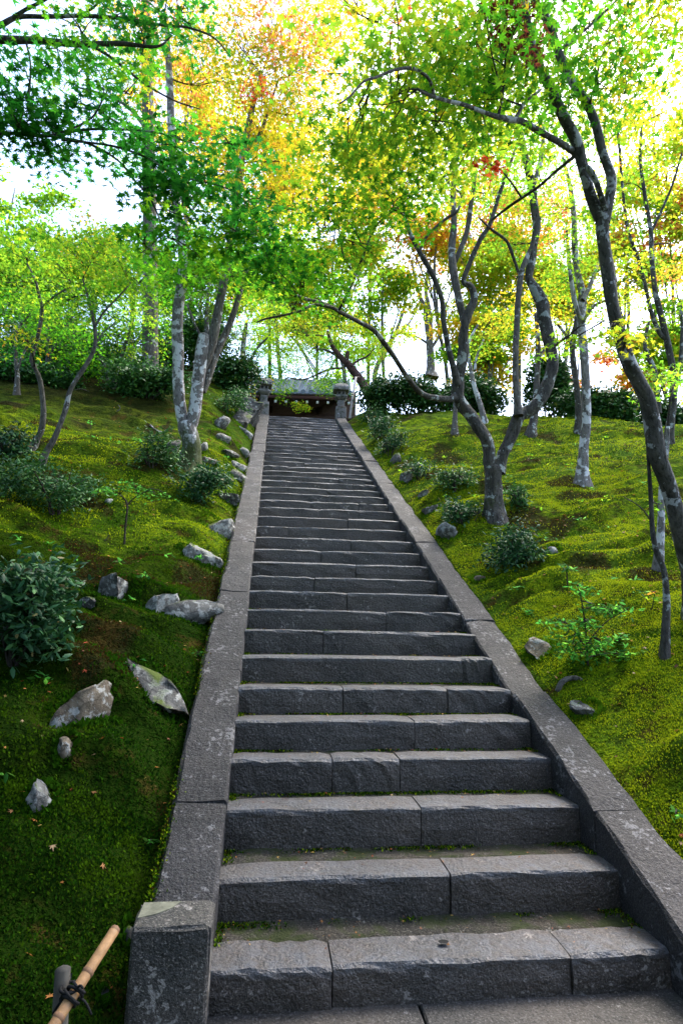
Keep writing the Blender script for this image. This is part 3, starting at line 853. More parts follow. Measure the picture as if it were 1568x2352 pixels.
DENS = 2.3
class Tree:
    def __init__(s, name, label, base_px=None, base=None, bark='bark_grey', cat='tree', group=None, seed=1):
        s.r = np.random.default_rng(seed); s.seed = seed
        if base is None:
            P, s.d = ground_hit(*base_px)
        else:
            P = np.asarray(base, float); s.d = depth_of(P)
        s.base = P; s.bark = bark; s.thick = 1.0
        s.root = tag(empty(name, P), label, cat, group)
        s.nodes = []           # sample points on the limbs
        s.leaf = Soup(); s.twig = Soup(); s.nl = 0
    def limb(s, pts, d0=0.0, d1=0.0, name='branch', seg=10, rough=.10, flare=0, moss=0.0, world=False, m=5, bark=None):
        """pts: (px, py, radius px) with depth running from d0 to d1 beyond the tree's own depth; or world points (x, y, z, r)"""
        pts = np.asarray(pts, float)
        if world:
            W = pts[:, :3]; R = pts[:, 3]
        else:
            ln = np.concatenate([[0], np.cumsum(np.hypot(np.diff(pts[:, 0]), np.diff(pts[:, 1])))]); ln /= ln[-1]
            ds = s.d + d0 + (d1 - d0) * ln
            W = np.array([pix(p[0], p[1], d) for p, d in zip(pts, ds)])
            R = pts[:, 2] * ds / F * s.thick
        PR = catmull(np.hstack([W, R[:, None]]), m)
        P, R = PR[:, :3], np.clip(PR[:, 3], .0025, None)
        if flare:
            l = np.concatenate([[0], np.cumsum(np.linalg.norm(np.diff(P, axis=0), axis=1))])
            R = R * (1 + .6 * flare * np.exp(-l / .2))
            P = np.vstack([P[0] - np.array([0, 0, .25]), P]); R = np.concatenate([[R[0] * 1.25], R])
        V, Q, tip = tube(P, R, seg, rough, s.seed + len(s.nodes), flare * 1.6)
        hz = V[:, 2] - s.base[2]
        ma = np.clip(moss * np.exp(-np.clip(hz, 0, None) / .7), 0, 1)
        sp = Soup(); sp.add(V, np.vstack([Q, tip]), a=ma)
        o = sp.build(name, M[bark or s.bark], s.root, origin=s.base, smooth=True)
        s.nodes.append(np.hstack([P, R[:, None]]))
        return P
    def twigline(s, A, B, r0, r1, sag=.1, seg=4, n=5):
        A = np.asarray(A, float); B = np.asarray(B, float)
        L = np.linalg.norm(B - A)
        t = np.linspace(0, 1, n)[:, None]
        off = s.r.normal(size=3) * L * .08
        P = A * (1 - t) + B * t + (t * (1 - t) * 4) * (off + np.array([0, 0, sag * L]))
        V, Q, tip = tube(P, np.linspace(r0, r1, n), seg)
        s.twig.add(V, np.vstack([Q, tip]), a=0.0)
        return P
    def clump(s, px, py, doff, rx, ry, rd, sprays, pal, size=.065, per=36, spray_r=.36, tmpl=L5, tilt=.65, world=None, attach=True, twigs=True, flat=.10):
        """foliage: flat sprays of leaves spread through an ellipsoid (rx, ry in picture units, rd in metres)"""
        r = s.r
        sprays = int(sprays * DENS)
        if world is None:
            d = s.d + doff; c = pix(px, py, d); ax, az = rx * d / F, ry * d / F
        else:
            c = np.asarray(world, float); ax, az = rx, ry
        hr = np.array([RIGHT[0], RIGHT[1], 0]); hr /= np.linalg.norm(hr); hf = np.array([-hr[1], hr[0], 0])
        u = r.normal(size=(sprays, 3)); u /= np.linalg.norm(u, axis=1, keepdims=True); u *= r.uniform(.15, 1, (sprays, 1)) ** .45
        cen = c + u[:, :1] * ax * hr + u[:, 1:2] * rd * hf + u[:, 2:3] * az * _z
        if s.nodes and twigs:
            allp = np.vstack(s.nodes)
            dd = np.linalg.norm(allp[:, :3] - c, axis=1) + .25 * np.clip(allp[:, 2] - c[2], -1, 9)
            k = int(np.argmin(dd)); A = allp[k, :3]; L = np.linalg.norm(A - c)
            r0 = min(allp[k, 3] * .7, .008 + .007 * L)
            if attach:
                P = s.twigline(A, c, r0, r0 * .5, .08, 5, 7)
                s.nodes.append(np.hstack([P, np.full((len(P), 1), r0 * .5)]))
            for q in cen[:max(4, int(len(cen) * .5))]:
                j = r.integers(2, 7) if attach else 0
                src = P[j] if attach else allp[np.argmin(np.linalg.norm(allp[:, :3] - q, axis=1)), :3]
                s.twigline(src, q, .0055, .0022, .06, 4, 4)
                
        n = sprays * per
        rr = spray_r * np.sqrt(r.uniform(0, 1, n)); th = r.uniform(0, 2 * math.pi, n)
        sc_ = np.repeat(r.uniform(.7, 1.25, sprays), per)
        tl = np.repeat(r.normal(size=(sprays, 2)) * .22, per, 0)
        lx, ly = rr * np.cos(th) * sc_, rr * np.sin(th) * sc_ * .8
        P = np.repeat(cen, per, 0) + np.stack([lx, ly, tl[:, 0] * lx + tl[:, 1] * ly - .25 * rr ** 2 / spray_r + r.normal(size=n) * flat * spray_r], 1)
        N = np.stack([r.normal(size=n) * tilt - tl[:, 0], r.normal(size=n) * tilt - tl[:, 1], np.ones(n)], 1)
        spin = np.arctan2(ly, lx) - math.pi / 2 + r.normal(size=n) * .8
        cols = colours(pal, n, r)
        tone = np.repeat(r.uniform(.8, 1.2, (sprays, 1)), per, 0)
        V, T, cl = scatter(tmpl, P, N, spin, size * r.uniform(.7, 1.2, n), np.clip(cols * tone, 0, .75))
        s.leaf.add(V, T, cl); s.nl += n
    def done(s, leafmat='leaf', crown='crown'):
        if s.twig.n:
            o = s.twig.build('twigs', M['twig'], s.root, origin=s.base); tag(o, kind='stuff')
        if s.leaf.n:
            o = s.leaf.build(crown, M[leafmat], s.root, origin=s.base); tag(o, kind='stuff')
        return s.root

# ------------------------------------------------------------------ trees on the right
DENS = 1.5
# leaning maple at the right edge
t = Tree('maple_tree', 'tall dark maple leaning inwards along the right edge, forking high up', (1610, 1420), bark='bark_lean', seed=21, group='maples on the right bank'); t.thick = .84
t.limb([(1612, 1420, 34), (1588, 1310, 27), (1568, 1235, 25), (1545, 1150, 22), (1525, 1091, 22), (1508, 1042, 22), (1496, 967, 21), (1479, 902, 20), (1446, 837, 19), (1423, 772, 18), (1407, 707, 17), (1395, 617, 17), (1385, 547, 17), (1383, 490, 17)], 0, -.2, 'trunk', 14, .10, .3, .5)
t.limb([(1377, 500, 16), (1357, 450, 14), (1339, 385, 14), (1322, 320, 15), (1293, 265, 14), (1263, 200, 13), (1229, 130, 12), (1212, 60, 11), (1206, 0, 10), (1196, -120, 8), (1150, -260, 4)], -.2, -.5, rough=.12)
t.limb([(1388, 510, 16), (1400, 450, 13), (1402, 405, 13), (1383, 350, 12), (1367, 285, 12), (1344, 230, 12), (1312, 185, 11), (1289, 135, 11), (1268, 75, 11), (1248, 30, 10), (1222, -10, 9), (1180, -130, 6), (1160, -250, 3)], -.2, -.2, rough=.12)
t.limb([(1391, 480, 9), (1376, 440, 8), (1364, 405, 8), (1352, 386, 8), (1348, 380, 5)], -.25, -.35, rough=.15)
t.limb([(1319, 350, 9), (1290, 330, 8.5), (1254, 310, 8), (1220, 290, 8), (1194, 277, 8), (1169, 274, 8), (1124, 262, 6), (1069, 241, 5.5), (1024, 230, 5), (979, 215, 4), (958, 202, 2.5)], -.25, -1.2, rough=.12)
t.limb([(1180, 276, 5), (1196, 250, 4.5), (1204, 235, 4), (1242, 204, 3)], -.6, -.4)
t.limb([(997, 221, 5), (992, 200, 4.5), (984, 180, 4.5), (962, 162, 4.5), (939, 155, 4.5), (904, 160, 4), (865, 176, 3.5), (834, 187, 3), (804, 220, 2.5), (780, 237, 2)], -1.05, -1.6)
t.limb([(1294, 108, 5), (1334, 75, 4), (1374, 40, 3.5), (1420, -5, 3)], -.2, 0)
t.limb([(1319, 358, 5), (1274, 395, 4), (1234, 430, 4), (1174, 470, 4), (1129, 505, 3)], -.3, .3)
for (x, y, d, rx, ry, rd, n, pal) in [
   (1060, 60, .5, 120, 60, .9, 18, 'lime'), (940, 90, .2, 110, 60, .9, 16, 'yellowgreen'), (1130, 170, 0, 100, 50, .8, 14, 'lime'), (1010, 170, -.4, 110, 50, .8, 13, 'yellowgreen'),
   (900, 230, -.6, 110, 50, .7, 15, 'lime'), (1100, 300, 0, 110, 45, .8, 16, 'lime'), (1330, 60, .3, 90, 60, .8, 14, 'green'), (1430, 120, .6, 110, 70, .9, 18, 'yellowgreen'),
   (1520, 60, .6, 90, 70, .9, 14, 'yellowgreen'), (1250, 260, .8, 90, 60, .8, 13, 'lime'), (1420, 260, 1.0, 90, 60, .9, 13, 'yellowgreen'), (1180, -40, .2, 150, 50, 1, 14, 'lime'),
   (820, 30, .4, 120, 60, .8, 14, 'yellowgreen'), (1380, 190, -.4, 60, 40, .6, 8, 'green'), (1160, 130, -.8, 80, 40, .6, 8, 'green'), (800, 270, -.8, 80, 40, .6, 8, 'lime'), (1000, 290, -.5, 90, 40, .6, 9, 'lime')]:
    t.clump(x, y, d, rx, ry, rd, n, pal, .070, 40, .36)
for (x, y, n) in [(1150, 25, 5), (1195, 60, 4), (1212, 110, 4), (1170, -10, 5)]:
    t.clump(x, y, -.55, 34, 26, .2, n, 'maroon', .055, 26, .12, tilt=.9)
t.clump(1130, 385, -.1, 30, 8, .1, 3, 'red', .055, 20, .10)
t.clump(925, 28, .1, 16, 8, .1, 2, 'red', .06, 9, .10)
for (x, y, n, pal) in [(1440, 760, 3, 'yellowgreen'), (1270, 800, 2, 'lime'), (1390, 775, 3, 'yellowgreen')]:
    t.clump(x, y, -.5, 40, 10, .25, n, pal, .06, 22, .2)
t.done()

DENS = 2.0
# forked maple on the right bank
t = Tree('maple_tree', 'dark forked maple with crooked limbs beside the right kerb, arching over the stairs', (1136, 1180), bark='bark_dark', seed=22, group='maples on the right bank'); t.thick = .80
t.limb([(1136, 1182, 27), (1134, 1150, 24), (1133, 1110, 24), (1135, 1072, 25)], 0, 0, 'trunk', 18, .16, .2, .42)
t.limb([(1128, 1085, 20), (1122, 1040, 17), (1112, 1005, 17), (1084, 962, 17), (1054, 917, 18), (1052, 880, 16), (1060, 840, 15), (1064, 800, 14), (1065, 757, 13), (1078, 715, 13), (1090, 685, 11), (1081, 657, 9), (1064, 645, 8), (1079, 602, 7), (1104, 547, 6.5), (1124, 517, 6), (1140, 465, 5), (1152, 430, 5), (1169, 380, 4.5), (1189, 325, 3)], 0, .2, 'branch', 14, .2, moss=.3)
t.limb([(1066, 745, 9), (1058, 705, 11), (1049, 667, 11), (1040, 617, 11), (1037, 567, 10), (1042, 517, 9), (1040, 450, 8), (1044, 390, 7), (1050, 330, 4)], .1, .7, bark='bark_grey')
t.limb([(1040, 610, 6), (1062, 560, 8), (1074, 520, 7), (1084, 450, 6), (1092, 400, 4)], .4, .8, bark='bark_grey')
t.limb([(1052, 885, 10), (1040, 840, 9), (1029, 797, 8), (1018, 737, 7.5), (1014, 687, 7.5), (991, 627, 7.5), (960, 572, 7), (938, 525, 5), (925, 470, 3)], 0, -.3)
t.limb([(962, 575, 5), (984, 537, 4), (1024, 502, 4), (1049, 485, 4), (1060, 450, 4), (1040, 430, 3), (1009, 395, 2)], -.2, -.3)
t.limb([(1046, 912, 13), (1034, 917, 10), (1000, 914, 9), (969, 904, 8), (939, 872, 7.5), (917, 839, 7), (889, 797, 7), (859, 759, 6.5), (824, 739, 6), (784, 718, 6), (765, 707, 5.5), (730, 692, 5), (690, 682, 4), (640, 655, 3), (600, 640, 2)], 0, -2.6)
t.limb([(765, 707, 4.5), (722, 700, 4), (680, 717, 3.5), (610, 732, 3), (590, 740, 2)], -2.25, -2.6)
t.limb([(778, 712, 4), (800, 670, 4), (816, 632, 3.5), (834, 587, 3.5), (862, 520, 3), (910, 478, 2.5), (974, 425, 2)], -2.2, -2.8)
t.limb([(816, 632, 2.5), (790, 590, 2.2), (780, 540, 2), (770, 470, 1.5)], -2.4, -2.8)
t.limb([(1142, 1085, 20), (1156, 1040, 17), (1174, 1002, 18), (1190, 957, 18), (1212, 945, 18), (1240, 917, 19), (1259, 877, 18), (1269, 827, 17), (1260, 777, 17), (1250, 732, 18), (1244, 697, 17), (1226, 660, 14), (1214, 637, 10), (1219, 607, 11), (1227, 557, 11), (1232, 517, 11), (1229, 490, 11), (1220, 425, 11), (1205, 360, 10), (1196, 310, 8), (1190, 240, 5)], 0, .9, 'branch', 14, .2, moss=.3)
t.limb([(1222, 430, 7), (1236, 390, 7), (1245, 340, 6), (1250, 280, 4)], .75, .9, bark='bark_pale')
t.limb([(1190, 955, 15), (1187, 917, 10), (1184, 867, 9), (1184, 797, 9), (1187, 727, 8.5), (1190, 682, 8), (1199, 617, 8), (1224, 557, 6), (1240, 500, 4)], 0, .6, bark='bark_grey')
t.limb([(1190, 625, 4.5), (1170, 567, 4.5), (1157, 547, 4), (1129, 527, 3.5), (1100, 500, 2)], .2, .1)
for (x, y, d, rx, ry, rd, n, pal) in [
   (700, 640, -2.7, 90, 50, .5, 9, 'green'), (830, 560, -2.8, 80, 55, .5, 7, 'lime'), (620, 600, -2.7, 70, 45, .5, 5, 'green'), (900, 480, -2.8, 80, 50, .5, 6, 'green'), (800, 470, -2.8, 90, 45, .5, 6, 'lime'),
   (960, 400, -2.6, 80, 40, .5, 5, 'yellowgreen'), (730, 540, -2.7, 80, 40, .5, 5, 'green'), (860, 410, -2.7, 90, 40, .5, 5, 'yellowgreen')]:
    t.clump(x, y, d, rx, ry, rd, n, pal, .066, 30, .28)
for (x, y, d, rx, ry, rd, n, pal) in [
   (1150, 440, .8, 100, 50, .8, 12, 'lime'), (1030, 420, .8, 100, 50, .9, 10, 'yellowgreen'), (1250, 420, 1.2, 90, 50, .9, 9, 'lime'), (1160, 320, .8, 110, 50, .9, 13, 'yellowgreen'),
   (1050, 330, .8, 110, 50, .9, 12, 'yellowgreen'), (940, 330, .8, 110, 50, .9, 12, 'yellowgreen'), (840, 360, .8, 100, 50, .9, 11, 'yellow'), (1300, 330, 1.2, 90, 50, .9, 9, 'lime'), (760, 330, .6, 90, 50, .9, 10, 'yellow'), (1180, 560, .8, 60, 30, .5, 5, 'lime')]:
    t.clump(x, y, d, rx, ry, rd, n, pal, .078, 40, .40, L3)
t.done()

# slim lichened tree and its neighbours on the mound
def slim(label, base, stems, clumps, bark='bark_grey', seed=1, group='slender trees on the right mound', size=.078, per=40, **kw):
    kw.setdefault('tmpl', L3); lm = kw.pop('leafmat', 'leaf')
    t = Tree('maple_tree', label, base, bark=bark, seed=seed, group=group)
    for i, (pts, d0, d1) in enumerate(stems):
        t.limb(pts, d0, d1, 'trunk' if i == 0 else 'branch', 9 if i == 0 else 7, .10, .35 if i == 0 else 0, .25, m=4)
    for c in clumps: t.clump(*c, size=size, per=per, **kw)
    return t.done(lm)
slim('slender straight tree with white lichen patches standing alone on the right mound', (1337, 1112),
   [([(1337, 1113, 12), (1339, 1042, 11), (1347, 967, 10), (1344, 867, 10), (1339, 792, 9.5), (1334, 737, 9), (1337, 682, 8.5), (1324, 617, 7), (1319, 547, 6.5), (1318, 500, 6), (1309, 430, 5), (1292, 360, 3)], 0, .4),
    ([(1337, 690, 6), (1354, 657, 5), (1369, 617, 4), (1390, 560, 3)], 0, .5), ([(1335, 745, 5), (1322, 700, 5), (1312, 650, 4.5), (1308, 620, 3)], 0, -.3), ([(1338, 740, 4), (1360, 705, 3.5), (1390, 690, 2.5)], 0, -.4)],
   [(1320, 560, .2, 70, 50, .8, 8, 'lime'), (1390, 620, .2, 60, 40, .7, 6, 'yellowgreen'), (1290, 640, .2, 50, 40, .6, 5, 'lime'), (1300, 470, .2, 70, 50, .8, 8, 'yellowgreen'), (1370, 520, .4, 60, 40, .7, 6, 'yellowgreen'), (1410, 700, -.5, 50, 16, .4, 3, 'yellowgreen')], 'bark_pale', 31)
slim('thin dark tree just left of the white lichened slender tree', (1330, 990),
   [([(1330, 985, 8), (1326, 907, 7), (1317, 837, 7), (1314, 797, 6.5), (1324, 737, 6), (1318, 690, 5.5), (1311, 640, 5), (1306, 590, 4), (1300, 520, 3)], 0, .2), ([(1320, 800, 4), (1300, 770, 3.5), (1280, 745, 3)], 0, .2)],
   [(1290, 700, .3, 60, 45, .7, 7, 'yellowgreen'), (1320, 600, .5, 60, 50, .7, 7, 'lime'), (1260, 760, .5, 50, 30, .6, 5, 'yellow')], 'bark_dark', 32)
slim('thin pale sapling behind the forked maple, left limb crossing it', (1112, 965),
   [([(1112, 966, 6), (1100, 920, 5.5), (1089, 887, 5), (1079, 837, 4.5), (1075, 790, 3.5), (1100, 740, 2)], 0, .3), ([(1090, 850, 3), (1094, 820, 2.5), (1110, 780, 2)], 0, .2)],
   [(1110, 770, .4, 60, 40, .7, 6, 'yellowgreen'), (1150, 720, .6, 60, 50, .8, 7, 'yellow')], 'bark_pale', 33)
slim('short grey sapling behind the left limb of the forked maple', (1043, 998),
   [([(1043, 998, 6), (1045, 950, 5.5), (1046, 900, 4.5), (1052, 850, 4), (1075, 790, 2)], 0, .5)], [(1090, 800, .8, 50, 30, .6, 5, 'lime')], 'bark_grey', 34)
slim('short trunk rising behind the right limb of the forked maple', (1219, 998),
   [([(1219, 998, 9), (1228, 950, 8), (1232, 880, 7), (1236, 800, 6), (1230, 720, 4)], 0, .8), ([(1234, 830, 4), (1252, 800, 3), (1290, 780, 2)], .4, .8)], [(1240, 690, 1, 70, 50, .8, 8, 'yellow'), (1290, 760, 1, 50, 40, .7, 6, 'lime')], 'bark_dark', 35)
slim('many stemmed thin maple behind the leaning trunk at the right edge', (1536, 1015),
   [([(1534, 1015, 9), (1540, 960, 8.5), (1546, 917, 8), (1544, 850, 7.5), (1530, 777, 7), (1516, 720, 6.5), (1504, 667, 6), (1496, 590, 5.5), (1494, 530, 5), (1479, 440, 4), (1469, 350, 3.5), (1476, 280, 2.5)], 0, .3),
    ([(1512, 950, 7), (1508, 900, 6), (1502, 850, 6), (1486, 815, 5.5), (1480, 780, 4), (1490, 740, 3)], -.2, .3),
    ([(1530, 780, 5), (1514, 765, 5), (1496, 720, 4.5), (1480, 650, 4), (1464, 592, 4), (1440, 520, 3.5), (1430, 440, 3), (1420, 320, 3), (1412, 270, 2)], .1, -.3),
    ([(1496, 530, 3.5), (1520, 480, 3), (1545, 420, 2.5), (1566, 350, 2)], .2, .1), ([(1546, 917, 5), (1560, 850, 4.5), (1566, 760, 4), (1562, 700, 3)], 0, .3)],
   [(1480, 330, .3, 70, 50, .8, 7, 'lime'), (1540, 240, .3, 60, 60, .8, 7, 'yellowgreen'), (1440, 420, .2, 50, 40, .6, 4, 'lime'), (1540, 560, .4, 60, 50, .8, 6, 'lime'), (1470, 640, .4, 60, 40, .7, 5, 'yellowgreen'), (1540, 720, .3, 50, 40, .6, 5, 'lime'), (1530, 420, .8, 60, 40, .7, 4, 'yellowgreen'), (1520, 860, -.6, 60, 16, .4, 4, 'lime'), (1560, 640, .8, 50, 40, .7, 5, 'orange')], 'bark_dark', 36)
slim('very thin dark sapling in front of the leaning trunk, low on the right', (1524, 1510),
   [([(1524, 1512, 8), (1528, 1450, 7.5), (1530, 1370, 7), (1524, 1310, 6.5), (1508, 1270, 6), (1498, 1220, 5.5), (1494, 1150, 5), (1490, 1080, 4), (1484, 1000, 2.5)], 0, .3), ([(1497, 1200, 2), (1470, 1165, 1.5), (1430, 1140, 1)], .2, .1)],
   [(1500, 1150, .5, 20, 12, .1, 1, 'lime')], 'bark_dark', 37, per=8, spray_r=.15)
slim('pale lichened thin trunk behind the very thin dark sapling', (1512, 1310),
   [([(1512, 1310, 9), (1514, 1260, 8.5), (1518, 1200, 8), (1520, 1120, 7), (1528, 1050, 6), (1534, 980, 4)], 0, .2)], [(1550, 880, .3, 40, 20, .4, 4, 'lime')], 'bark_pale', 38)

# trees round the head of the stairs
t = Tree('maple_tree', 'leaning reddish maple trunk resting on a prop by the right lantern', base=(2.3, 17.6, 6.3), bark='bark_red', seed=41, group='maples at the stair head')
t.limb([(868, 945, 12), (842, 900, 11), (830, 876, 10), (818, 860, 9.5), (804, 842, 9), (787, 825, 7.5), (774, 810, 6), (763, 794, 5), (752, 760, 3)], 0, .2, 'trunk', 10, .1)
t.limb([(797, 833, 4), (797, 815, 4.5), (799, 807, 4)], 0, 0)
t.limb([(795, 885, 4.5), (791, 871, 4.5), (789, 845, 4.5), (783, 826, 4), (772, 816, 3.5), (752, 805, 2.5), (730, 800, 1.5)], .1, .2, bark='bark_grey')
t.limb([(786, 846, 3), (765, 846, 2.5), (740, 854, 2.5), (715, 866, 2), (690, 872, 1.8), (660, 867, 1.2)], 0, -.6)
t.limb([(806, 840, 3), (822, 828, 2.5), (843, 818, 2), (860, 800, 1.5)], 0, .3)
t.limb([(763, 794, 3), (755, 780, 2.5), (735, 770, 2), (700, 770, 1.2)], .1, -.2)
for (x, y, d, rx, ry, rd, n, pal) in [(740, 860, -.4, 40, 30, .6, 10, 'lime'), (690, 845, -.8, 50, 16, .6, 7, 'lime'), (650, 885, -.9, 20, 10, .4, 2, 'lime'), (745, 885, -.9, 16, 14, .4, 4, 'lime'), (625, 860, -.7, 26, 20, .5, 6, 'green'), (650, 850, -.6, 35, 25, .5, 7, 'lime'), (770, 880, -.5, 25, 30, .4, 6, 'green'), (720, 800, 0, 70, 30, .8, 14, 'lime'), (640, 800, 0, 60, 30, .7, 11, 'lime'), (840, 800, .4, 50, 30, .7, 9, 'lime'), (760, 750, .2, 70, 30, .8, 12, 'yellowgreen'), (830, 860, 1.0, 50, 30, .7, 8, 'lime'), (570, 830, .5, 50, 40, .8, 11, 'lime'), (600, 770, .6, 70, 40, .9, 14, 'lime'), (680, 760, .8, 80, 40, .9, 16, 'yellowgreen'), (700, 820, 1.2, 70, 30, .8, 14, 'lime'), (800, 770, .8, 80, 40, .9, 15, 'lime'), (860, 830, 1.0, 60, 40, .8, 10, 'lime'), (760, 830, .6, 50, 25, .6, 9, 'green'), (900, 800, 1.2, 60, 40, .8, 9, 'yellowgreen'), (650, 700, .8, 80, 40, .9, 12, 'lime')]:
    t.clump(x, y, d, rx, ry, rd, n, pal, .085, 40, .34, L3)
t.clump(687, 930, -1.0, 22, 9, .22, 4, 'yellowgreen', .075, 40, .22)
t.clump(660, 905, -.9, 25, 16, .3, 4, 'lime', .07, 36, .22)
t.done()
slim('thin curved grey trunk behind the hedge, right of the leaning trunk', base=(874, 932),
   stems=[([(874, 934, 7), (866, 905, 6.5), (860, 867, 6), (868, 835, 5.5), (882, 812, 5), (905, 770, 4), (925, 715, 3.5), (932, 665, 3), (926, 610, 2)], 0, .3), ([(884, 810, 3), (900, 780, 2.5), (940, 740, 2), (965, 690, 1.5)], .1, .3)],
   clumps=[(900, 740, .3, 70, 50, .9, 8, 'lime'), (950, 660, .3, 60, 50, .9, 7, 'yellowgreen'), (880, 640, .3, 60, 40, .8, 6, 'lime'), (840, 720, .5, 60, 40, .8, 7, 'lime')], bark='bark_grey', seed=42, group='maples at the stair head', size=.09)
slim('grey two stemmed maple behind the hedge on the right crest', base=(985, 850),
   stems=[([(988, 860, 10), (989, 820, 9), (986, 790, 8), (983, 760, 7), (978, 715, 6), (968, 690, 5), (955, 650, 4), (945, 600, 2.5)], 0, .3), ([(988, 800, 6), (990, 765, 5), (984, 700, 5), (978, 670, 4), (982, 620, 3)], 0, 0), ([(990, 800, 4), (1008, 770, 3.5), (1016, 730, 2.5)], 0, .3), ([(984, 790, 3), (960, 775, 2.5), (930, 765, 2)], 0, .3)],
   clumps=[(980, 600, .3, 70, 50, 1, 8, 'yellowgreen'), (930, 560, .3, 70, 50, 1, 7, 'orange'), (1010, 680, .5, 60, 40, 1, 6, 'yellow'), (1020, 520, .5, 70, 40, 1, 8, 'orange'), (930, 690, .5, 50, 30, .8, 4, 'yellowgreen')], bark='bark_grey', seed=43, group='maples at the stair head', size=.095)

# wooden prop holding the leaning trunk
o = empty('wooden_prop', pix(804, 955, 15.6)); tag(o, 'pale weathered pole propping up the leaning trunk, right of the lantern', 'prop')
V, Q, tip = tube(np.array([pix(803, 962, 15.6), pix(810, 910, 15.9), pix(817, 866, 16.2)]), np.array([.035, .032, .03]), 8, .05)
s = Soup(); s.add(V, np.vstack([Q, tip])); s.build('pole', M['prop_wood'], o, origin=np.array(o.location))
V, Q, tip = tube(np.array([pix(809, 870, 16.2), pix(824, 866, 16.25)]), np.array([.035, .035]), 6); s = Soup(); s.add(V, np.vstack([Q, tip])); s.build('crosspiece', M['wood_dark'], o, origin=np.array(o.location))

DENS = 2.9
# ------------------------------------------------------------------ trees on the left
t = Tree('old_maple_tree', 'old pale barked tree with twin trunks and white lichen beside the upper left kerb', (432, 1082), bark='bark_pale', seed=51)
t.limb([(432, 1084, 25), (436, 1050, 22), (438, 1015, 21), (430, 985, 20), (425, 970, 18)], 0, 0, 'trunk', 14, .10, .35, 1.0)
t.limb([(426, 985, 13), (416, 947, 13), (410, 887, 13), (409, 817, 13), (407, 742, 13), (411, 692, 12), (419, 632, 11), (420, 582, 11), (412, 540, 10), (404, 460, 10), (396, 350, 9), (390, 200, 8), (386, 110, 6), (380, 20, 4)], 0, .5, seg=12, rough=.07)
t.limb([(432, 990, 15), (444, 957, 14), (452, 897, 14.5), (460, 837, 15), (466, 790, 14), (468, 768, 12)], 0, .1, seg=12, rough=.08)
t.limb([(462, 850, 12), (478, 810, 13), (490, 767, 12), (500, 717, 11), (510, 667, 10), (520, 602, 10), (534, 530, 9), (546, 440, 9), (556, 360, 8), (566, 310, 8), (580, 245, 6), (600, 170, 4)], .1, .7, rough=.1, moss=.55, bark='bark_grey')
t.limb([(466, 900, 8), (476, 870, 9), (490, 827, 9), (508, 785, 8.5), (522, 757, 8), (538, 715, 7), (552, 665, 6), (570, 600, 5), (582, 520, 4), (590, 440, 3)], .1, 1.0, rough=.08, bark='bark_grey')
t.limb([(556, 362, 5), (578, 330, 4), (600, 300, 4), (620, 240, 3), (640, 180, 2)], .6, .9, bark='bark_grey')
t.limb([(410, 560, 4), (430, 500, 3.5), (470, 440, 3), (500, 380, 2)], .4, .3)
for (x, y, d, rx, ry, rd, n, pal) in [
   (420, 60, .8, 110, 60, 1, 15, 'orange'), (530, 80, .8, 110, 60, 1, 16, 'yellow'), (640, 60, 1.0, 110, 60, 1, 15, 'pink'), (700, 150, 1.0, 90, 60, 1, 13, 'orange'), (600, 180, .8, 110, 50, 1, 15, 'yellowgreen'), (480, 190, .8, 100, 50, 1, 11, 'yellowgreen'), (690, 260, .8, 90, 50, 1, 13, 'yellow'), (590, 290, .6, 80, 40, .9, 9, 'yellow'),
   (330, 120, .8, 70, 50, .9, 8, 'yellowgreen'), (640, 370, .6, 80, 45, .9, 10, 'yellow'), (560, 430, .4, 70, 40, .8, 7, 'yellowgreen'), (740, 400, .6, 80, 50, 1, 10, 'yellow'), (670, 470, .6, 80, 40, .9, 8, 'yellowgreen'), (500, 520, .2, 70, 40, .7, 7, 'lime'), (430, 640, -.1, 60, 40, .6, 6, 'green'), (560, 640, .3, 60, 40, .7, 7, 'lime'), (770, 100, 1.0, 90, 60, 1, 13, 'yellow'), (540, 560, .3, 60, 40, .7, 6, 'green'),
   (350, 620, .2, 60, 40, .7, 7, 'green'), (300, 690, .2, 60, 40, .7, 7, 'lime'), (720, 20, 1.2, 100, 50, 1, 13, 'orange')]:
    t.clump(x, y, d, rx, ry, rd, n, pal, .085, 42, .42, L3)
t.clump(600, 195, -.1, 14, 8, .2, 2, 'red', .06, 14, .14)
t.clump(575, 215, -.1, 14, 8, .2, 2, 'red', .06, 14, .14)
t.done()

t = Tree('tall_tree', 'tall straight grey trunk rising behind the dark green bough on the left', base=pix(345, 905, 12.5), bark='bark_grey', seed=52)
t.limb([(345, 905, 19), (345, 700, 17), (344, 560, 16), (343, 450, 15), (341, 330, 14), (339, 190, 13), (336, 60, 11), (332, -80, 8)], 0, .5, 'trunk', 12, .06, .2)
t.limb([(342, 420, 5), (380, 380, 4), (420, 300, 3), (440, 230, 2)], .2, .6); t.limb([(340, 300, 5), (300, 250, 4), (250, 220, 3), (180, 200, 2)], .2, .5)
for (x, y, d, rx, ry, rd, n, pal) in [(260, 100, .6, 110, 60, 1.2, 9, 'yellowgreen'), (400, 330, .8, 90, 60, 1.2, 8, 'yellow'), (300, 330, .6, 60, 50, 1, 5, 'lime'), (150, 190, .6, 90, 50, 1, 6, 'lime'), (400, 470, .6, 70, 50, 1, 7, 'yellowgreen'), (250, 30, .8, 120, 50, 1.2, 9, 'orange')]:
    t.clump(x, y, d, rx, ry, rd, n, pal, .09, 42, .45, L3)
t.done()

DENS = 1.15
